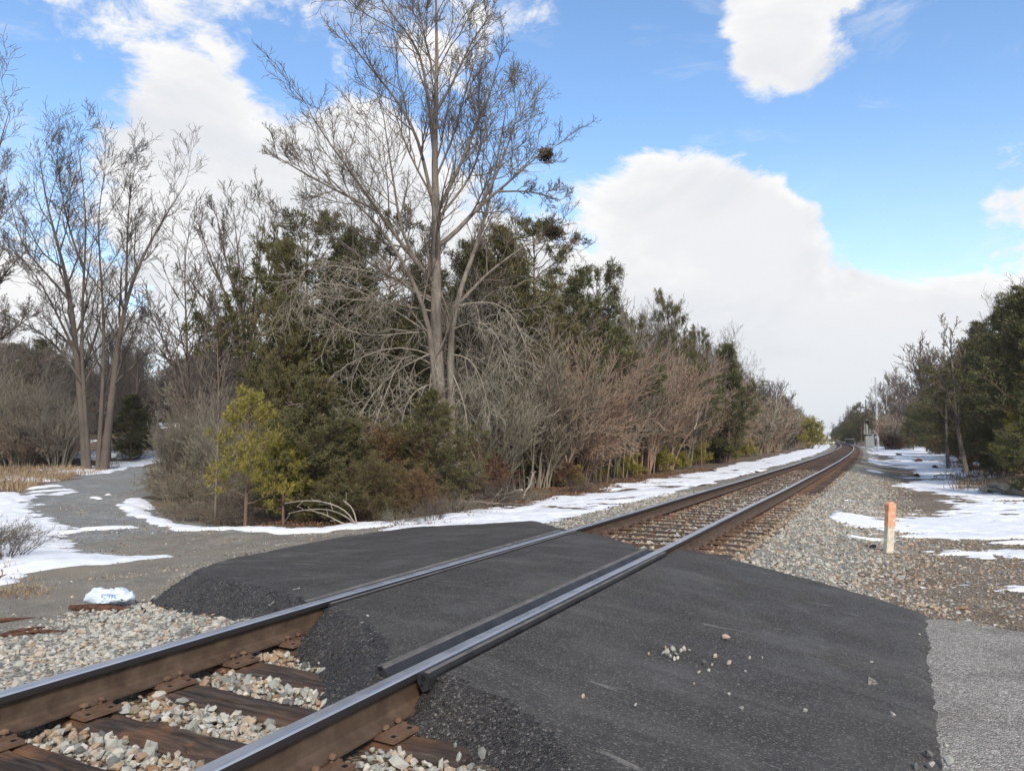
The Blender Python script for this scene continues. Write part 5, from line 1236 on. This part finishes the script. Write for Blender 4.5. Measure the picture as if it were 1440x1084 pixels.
# ------------------------------------------------------------------ the right-hand side
RT = [(1436, 27, 412, 0, 1.25, 'nearest dark evergreen, at the right picture edge'), (1465, 24, 380, 3, 1.2, 'dark evergreen cut off by the right picture edge'), (1408, 33, 440, 1, 1.25, 'tall dark evergreen second from the right picture edge'), (1375, 40, 455, 2, 1.2, 'dark evergreen rising behind the leaning bare trunk'), (1352, 52, 486, 3, 1.2, 'dark evergreen between the two bare trunks'), (1300, 82, 548, 1, 1.15, 'dark reddish evergreen beyond the bare trunks'), (1330, 60, 520, 0, 1.15, 'dark evergreen left of the straight bare trunk'), (1318, 72, 540, 2, 1.2, 'pointed evergreen far along the right of the track'), (1420, 29, 560, 2, 1.6, 'low spreading evergreen under the tall ones at right'), (1385, 37, 570, 3, 1.5, 'low evergreen behind the upturned root'), (1345, 56, 590, 0, 1.5, 'low evergreen behind the straight bare trunk'), (1450, 21, 560, 1, 1.5, 'low dark evergreen above the fallen logs'), (1282, 95, 570, 3, 1.2, 'small evergreen at the far end of the snow field')]
for px, Y, py, k, w, lab in RT:
    x, y, s = by_top(px, Y, py, 7.0); plant('cedar_tree', CEDARS[k], lab, 'evergreen tree', x, y, s, sxy=w)
x, y, s = by_top(1432, 23.5, 588, 2.55); plant('young_pine', YOUNG[0], 'yellow-green pine boughs among the dark evergreens at right', 'pine tree', x, y, s, 1.0, sxy=1.1)
x, y, s = by_top(1402, 31, 625, 2.0); plant('evergreen_bush', BUSHES[1], 'olive evergreen bush behind the fallen logs', 'bush', x, y, s)
x, y, s = by_top(1315, 66, 618, 2.0); plant('evergreen_bush', BUSHES[1], 'olive bush at the far edge of the snow field', 'bush', x, y, s)
x, y, s = by_top(1258, 100, 612, 2.0); plant('evergreen_bush', BUSHES[2], 'rust-brown bush right of the grey mast', 'bush', x, y, s, sxy=1.6)
traced('bare_tree', 'straight pale bare trunk at the right edge of the snow field', 40, 1333, 655, [[(1333, 655), (1331, 610), (1330, 560), (1329, 510), (1327, 480)]], [.11], (14, 6, 4, 2), (.2, .45, .5, .6), 521, M_BARK, M_TWIG, .011, u0=.3, dz=.5)
traced('bare_tree', 'leaning pale bare trunk rising beside the upturned root', 34, 1361, 658, [[(1360, 662), (1352, 630), (1345, 600), (1342, 560), (1338, 510), (1336, 460)], [(1344, 590), (1350, 540), (1356, 490)]], [.13, .06], (13, 6, 4, 2), (.18, .45, .5, .6), 522, M_BARK, M_TWIG, .01, u0=.3, dz=.5)
BR = [(1290, 112, 498, 0, 'tall bare tree with a spreading crown beyond the right-hand evergreens'), (1312, 104, 505, 1, 'bare tree right of the tall spreading one'), (1266, 128, 540, 2, 'bare tree behind the grey mast'), (1250, 150, 545, 3, 'thin bare tree left of the spreading one'), (1228, 175, 562, 0, 'bare tree top over the signal'), (1340, 80, 515, 2, 'bare tree rising between the right-hand evergreens'), (1420, 40, 470, 1, 'bare brown tree mixed into the right-hand evergreens'), (1440, 34, 455, 3, 'bare branches above the nearest right-hand evergreen')]
for px, Y, py, k, lab in BR:
    x, y, s = by_top(px, Y, py, 8.0); plant('bare_tree', FAR_TREES[k] if Y > 70 else TREES[k], lab, 'tree', x, y, s)
for i in range(26):
    px, Y = r.uniform(1240, 1320), r.uniform(95, 190); x, y, s = by_top(px, Y, r.uniform(575, 595), 3.4)
    plant('bare_brush', FAR_BRUSH[int(r.integers(2))], 'bare brown brush behind the signal and the mast', 'shrub', x, y, s, group='brush behind the signal and the mast')
for i in range(16):
    Y = r.uniform(30, 80); s, t = st(np.array([0.]), np.array([0.])); ss_ = Y * 1.12; x, y = along(ss_, r.uniform(8.6, 11))
    plant('bare_brush', BRUSH[int(r.integers(4))], 'bare brown brush among the right-hand evergreens', 'shrub', x, y, r.uniform(.8, 1.1), group='brush among the right-hand evergreens')
for i in range(26):
    s, t = 170 + i * 10 + r.uniform(-4, 4), 8.5 + 7 * r.random()
    x, y = along(s, t); k = int(r.integers(4)); ev = r.random() < .6
    plant('cedar_tree' if ev else 'bare_tree', CEDARS[k] if ev else FAR_TREES[k], 'dark evergreen in the far row on the right of the bend' if ev else 'bare tree in the far row on the right of the bend', 'evergreen tree' if ev else 'tree', x, y, r.uniform(.9, 1.35), sxy=1.3 if ev else 1.0, group='far evergreens right of the bend' if ev else 'far bare trees right of the bend')
for i in range(18):
    px = 1171 + 36 * r.random(); Y = r.uniform(250, 420) if px < 1185 else r.uniform(190, 300); x, y, s = by_top(px, Y, 606 - (px - 1171) * .75 + r.uniform(-3, 4), 7.0); ev = i % 3 > 0
    plant('cedar_tree' if ev else 'bare_tree', CEDARS[i % 4] if ev else FAR_TREES[i % 4], 'dark evergreen in the far row on the right of the bend' if ev else 'bare tree in the far row on the right of the bend', 'evergreen tree' if ev else 'tree', x, y, s, sxy=1.5 if ev else 1.1, group='far evergreens right of the bend' if ev else 'far bare trees right of the bend')
for px, Y, py in ((1210, 150, 572), (1203, 165, 585), (1216, 160, 582)):
    x, y, s = by_top(px, Y, py, 8.0); plant('pine_tree', VPINES[int(r.integers(2))], 'dark pine left of the signal beyond the bend', 'pine tree', x, y, s, group='pines left of the signal', sxy=1.2)

# ------------------------------------------------------------------ the wooded rise at left
for i in range(95):
    Y = r.uniform(50, 118); px = r.uniform(-60, 400); x = (px - 720) / F * Y
    if 198 < px < 268 and Y < 95: continue
    plant('bare_tree', FAR_TREES[int(r.integers(4))] if Y > 62 else TREES[int(r.integers(5))], 'bare tree in the woods on the rise at left', 'tree', x, Y, r.uniform(.75, 1.15), group='bare woods on the rise at left')
for i in range(60):
    Y = r.uniform(72, 125); px = r.uniform(-60, 400); x = (px - 720) / F * Y
    if 198 < px < 268 and Y < 95: continue
    plant('bare_brush', FAR_BRUSH[int(r.integers(2))], 'bare brown brush in the woods on the rise at left', 'shrub', x, Y, r.uniform(1.3, 2.0), group='brush on the rise at left')
for i in range(34):
    Y = r.uniform(44, 56); px = r.uniform(-60, 118) ; x = (px - 720) / F * Y
    plant('bare_brush', BRUSH[int(r.integers(5))], 'bare brown thicket behind the dry grass at left', 'shrub', x, Y, r.uniform(.9, 1.35), group='thicket behind the dry grass')
for px, Y, py, k, lab in ((186, 50, 556, 1, 'dark rounded evergreen right of the largest left-hand tree'), (200, 54, 575, 3, 'lower evergreen beside the far snow patch'), (-5, 50, 585, 0, 'evergreen at the left picture edge behind the thicket'), (60, 75, 480, 2, 'evergreen far back among the bare trees at left'), (20, 80, 485, 1, 'evergreen top far back near the left edge')):
    x, y, s = by_top(px, Y, py, 7.0); plant('cedar_tree', CEDARS[k], lab, 'evergreen tree', x, y, s, sxy=1.7)
for px, py, s, k in ((222, 631, .8, 1), (250, 632, 1.0, 1), (200, 632, .9, 1), (275, 640, 1.4, 0), (236, 634, .7, 1), (262, 630, .9, 0), (178, 636, .8, 1)):
    x, y, _ = hit(px, py); plant('tangled_shrub', LEAFY[k], 'reddish brown scrub beyond the bend of the lane', 'shrub', x, y, s, group='scrub beyond the bend of the lane')
# low bare shrubs at the left edge of the picture
for px, py, s, k, lab in ((6, 790, .6, 0, 'bare low twigs standing in the snow at the left picture edge'), (-24, 770, .8, 1, 'bare twiggy bush cut by the left picture edge')):
    x, y, _ = hit(px, py); plant('low_brush', LOWBRUSH[k], lab, 'shrub', x, y, s)

# ------------------------------------------------------------------ fallen wood
def log_mesh(L, r0, r1, seed, m, bend=.06):
    q = np.random.default_rng(seed); n = 14; u = np.linspace(0, 1, n)
    P = np.stack([(u - .5) * L, np.cumsum(q.normal(0, bend, n)) * .3, np.cumsum(q.normal(0, bend, n)) * .15], 1)
    A = Acc(); A.tube(P, np.linspace(r0, r1, n) * q.uniform(.9, 1.1, n), 9)
    if r0 < .09:
        k1 = kids(P[None], taper(1, n, r0, r1), 7, q, u0=.3, ang=(25, 55), ln=.4, n=6, rr=.5, up=.04, wob=.14, rmin=.006); k2 = kids(k1[0], k1[1], 4, q, ln=.5, n=5, rr=.6, wob=.16, rmin=.005)
        for P_, R_, kk in ((k1[0], k1[1], 4), (k2[0], k2[1], 3)):
            V, Q = tubes(P_, R_, kk); A.add(V, Q)
    return A.mesh('log', [m], True)
for px, py, L, r0, r1, a, dz, lab in ((1398, 689, 4.6, .11, .075, 1.12, .12, 'long grey fallen log at the foot of the right-hand evergreens'), (1420, 697, 3.0, .1, .08, 1.4, .1, 'second fallen log lying across the end of the long one'), (1432, 688, 2.0, .09, .07, .85, .25, 'short log propped up at the right picture edge'), (1385, 690, 3.2, .095, .04, 1.0, .06, 'thin fallen log in front of the long grey one')):
    x, y, z = hit(px, py); tag(put('fallen_log', log_mesh(L, r0, r1, int(px), M_PALE), None, (x, y, z + dz), (0, R(3), a)), lab, 'log')
for px, py, L, a, el, lab in ((1372, 655, 2.6, .4, -18, 'bare pale branch sticking up beside the upturned root'), (705, 712, 1.7, 2.2, 12, 'pale cut branch slanting through the brush pile left of the snow'), (745, 705, .9, .9, -48, 'broken pale stub leaning out of the snow'), (690, 716, 1.6, .3, 4, 'grey cut branch lying along the verge'), (670, 700, 2.0, 2.5, 20, 'long grey twig leaning over the rust-brown bush'), (1100, 640, 1.6, .4, -10, 'cut branch on the far snow strip'), (1330, 672, 1.2, .2, 0, 'dark branch lying on the snow field'), (1388, 690, 1.6, -.7, -4, 'dark branch on the snow before the logs'), (981, 606, 1.0, .8, -65, 'broken pale limb sticking out of the brown brush')):
    if py < 620: p = at(px, py, 33.); x, y, z = p
    else: x, y, z = hit(px, py)
    tag(put('fallen_branch', log_mesh(L, .028, .01, int(px) + 1, M_PALE if 'pale' in lab else M_BARK), None, (x, y, z + .08 + .5 * L * abs(math.sin(R(el)))), (0, R(el), a)), lab, 'branch')
# pale branch arching over the verge
x, y, z = hit(500, 742); rr_ = np.random.default_rng(77); bs = np.array([x, y, z]); YB = y
A = Acc()
arcs = [stack([skel(p, YB, bs, d)], 12) for p, d in (([(502, 742), (492, 722), (478, 712), (455, 705), (425, 703), (400, 708)], -.3), ([(505, 742), (488, 725), (460, 715), (430, 716), (405, 722)], .2), ([(500, 742), (480, 735), (455, 722), (438, 718)], -.1), ([(503, 742), (497, 715), (480, 700), (462, 698)], .3))]
P = np.concatenate(arcs); Rr = taper(4, 12, .016, .006); k1 = kids(P, Rr, 5, rr_, u0=.35, ln=.25, n=5, wob=.14, rmin=.005)
o = tag(put('arching_branch', bundle('arching_branch', [(P, Rr), k1], M_PALE, [6, 4]), None, tuple(bs)), 'pale bare branches arching out over the verge in front of the dark bushes', 'branch')
# upturned root
x, y, z = hit(1362, 664); q = np.random.default_rng(88); n = 40; d = norm(q.normal(0, 1, (n, 3)) * [1, .6, 1] + [0, -.2, .3])
P = np.stack([d * .1, d * .35 + q.normal(0, .05, (n, 3)), d * q.uniform(.5, .85, (n, 1)) + q.normal(0, .1, (n, 3))], 1) + [0, 0, .35]
tag(put('upturned_root', bundle('upturned_root', [(P, taper(n, 3, .07, .015))], plain('root_soil', (.07, .035, .022), (.15, .08, .05), 6, .95), [5]), None, (x, y, z)), 'reddish brown upturned root clump at the edge of the snow', 'root')
# brush pile by the verge
for px, py, s, k, lab in ((640, 722, .75, 1, 'pile of grey cut twigs at the foot of the rust-brown bush'), (700, 712, .8, 0, 'pile of cut branches left of the snow strip'), (735, 706, .6, 1, 'small pile of twigs by the broken stub'), (610, 733, .6, 0, 'brown twig heap at the asphalt verge'), (560, 738, .6, 1, 'low grey twig heap below the bronzed bush'), (815, 692, .6, 0, 'brown twigs at the edge of the snow strip'), (1400, 676, .8, 0, 'brown twig pile among the fallen logs'), (1345, 655, .9, 1, 'brown twigs left of the upturned root'), (1432, 690, .7, 0, 'twig pile under the propped log')):
    x, y, _ = hit(px, py); plant('twig_pile', LOWBRUSH[k], lab, 'twig pile', x, y, s)
# dark clods and stones on the snow
for px, py, q_, lab in ((1228, 771, .07, 'dark stone beside the foot of the marker post'), (1222, 738, .05, 'small dark stone on the snow left of the marker post'), (1291, 650, .3, 'dark clod on the far part of the snow field'), (1290, 671, .17, 'dark clod at the edge of snow and gravel'), (1315, 659, .22, 'dark clod in the middle of the snow field'), (1264, 641, .35, 'black lump on the snow before the evergreens')):
    x, y, z = hit(px, py); o = put('dark_stone', mesh_of('stone', STONES[int(px) % 10][0], None, STONES[int(px) % 10][1], [M_SCRAP if 'clod' in lab else M_BLACK]), None, (x, y, z + q_ * .3), (.3, .2, px), q_); tag(o, lab, 'stone')

# ------------------------------------------------------------------ loose grit on the lane
q = np.random.default_rng(95); X, Y = q.uniform(-13, 1.5, 60000), q.uniform(6, 24, 60000)
k = (np.maximum(lane_mask(X, Y), apron_mask(X, Y)) > .12) & (q.random(60000) < .5 * np.clip(1.4 - Y / 22, .2, 1) * (.3 + 1.4 * (fbm(X * .9, Y * .9, 3, 96) > .5))); X, Y = X[k], Y[k]
scatter('lane_grit', np.stack([X, Y, G(X, Y) + .03], 1), q.lognormal(math.log(.0125), .4, len(X)).clip(.006, .04), STONES8, None, None, mats=[M_STONE, M_STONE_RUST], mi=(q.random(len(X)) < .4).astype(int))
# ------------------------------------------------------------------ dry grass, fallen leaves
def blades(name, px0, px1, py0, py1, n, h, m, seed, clump=.3):
    q = np.random.default_rng(seed); X, Y = [], []
    for _ in range(n // 60):
        x, y, z = hit(q.uniform(px0, px1), q.uniform(py0, py1)); X.append(x + q.normal(0, clump, 60)); Y.append(y + q.normal(0, clump, 60))
    X, Y = np.concatenate(X), np.concatenate(Y); k = lane_mask(X, Y) < .05; X, Y = X[k], Y[k]; Z = G(X, Y) - .02; n = len(X)
    D = q.normal(0, .35, (n, 3)) + [0, 0, 1]; L = q.uniform(.5, 1.2, n) * h; W = q.uniform(.004, .009, n) * (1 + Y / 40)
    V, Q = kites(np.stack([X, Y, Z], 1), D, L, W, q); return tag(put(name, mesh_of(name, V, Q, None, [m])), kind='stuff')
blades('dry_grass', -40, 165, 654, 690, 8000, .34, M_GRASS, 701, .5)
blades('dry_grass', 240, 300, 625, 660, 4000, .4, M_GRASS, 702, .6)
blades('dry_grass', -10, 45, 795, 845, 1300, .1, M_GRASS, 703, .12)
blades('dry_grass', 1340, 1440, 655, 690, 2500, .3, M_GRASS, 704, .3)
def litter(name, S, Tt, n, m, seed, sz=(.03, .07)):
    q = np.random.default_rng(seed); s, t = q.uniform(*S, n), q.uniform(*Tt, n); X, Y = xy(s, t); k = (fbm(X * .8, Y * .8, 3, 91) > .42) & ((np.maximum(lane_mask(X, Y), apron_mask(X, Y)) < .1) | (q.random(n) < .06)); X, Y = X[k], Y[k]
    Z = G(X, Y) + .012 + q.uniform(0, .03, len(X)); D = q.normal(0, 1, (len(X), 3)) * [1, 1, .35]
    V, Q = kites(np.stack([X, Y, Z], 1), D, q.uniform(*sz, len(X)), q.uniform(.01, .025, len(X)), q); return tag(put(name, mesh_of(name, V, Q, None, [m])), kind='stuff')
litter('fallen_leaves', (11, 40), (-9, -5), 26000, M_LITTER, 711)
litter('fallen_leaves', (7, 16), (-12, -4.6), 14000, M_LITTER, 712, (.02, .045))
litter('fallen_leaves', (22, 60), (5.4, 9), 12000, M_LITTER, 713, (.05, .1))

# ------------------------------------------------------------------ thin winter haze over the whole place
A = Acc(); zb, zt = float(gzv.min()) - 1.0, 24.0
A.box((2, 12, (zb + zt) / 2), (2600, 2600, zt - zb))
mh = bpy.data.materials.new('haze'); mh.use_nodes = True; nt = mh.node_tree; nt.nodes.clear()
pv = nt.nodes.new('ShaderNodeVolumePrincipled'); pv.inputs['Color'].default_value = (.93, .96, 1, 1); pv.inputs['Density'].default_value = .00025; pv.inputs['Anisotropy'].default_value = .2
om = nt.nodes.new('ShaderNodeOutputMaterial'); nt.links.new(pv.outputs[0], om.inputs['Volume'])
tag(put('haze', A.mesh('haze', [mh])), kind='stuff')
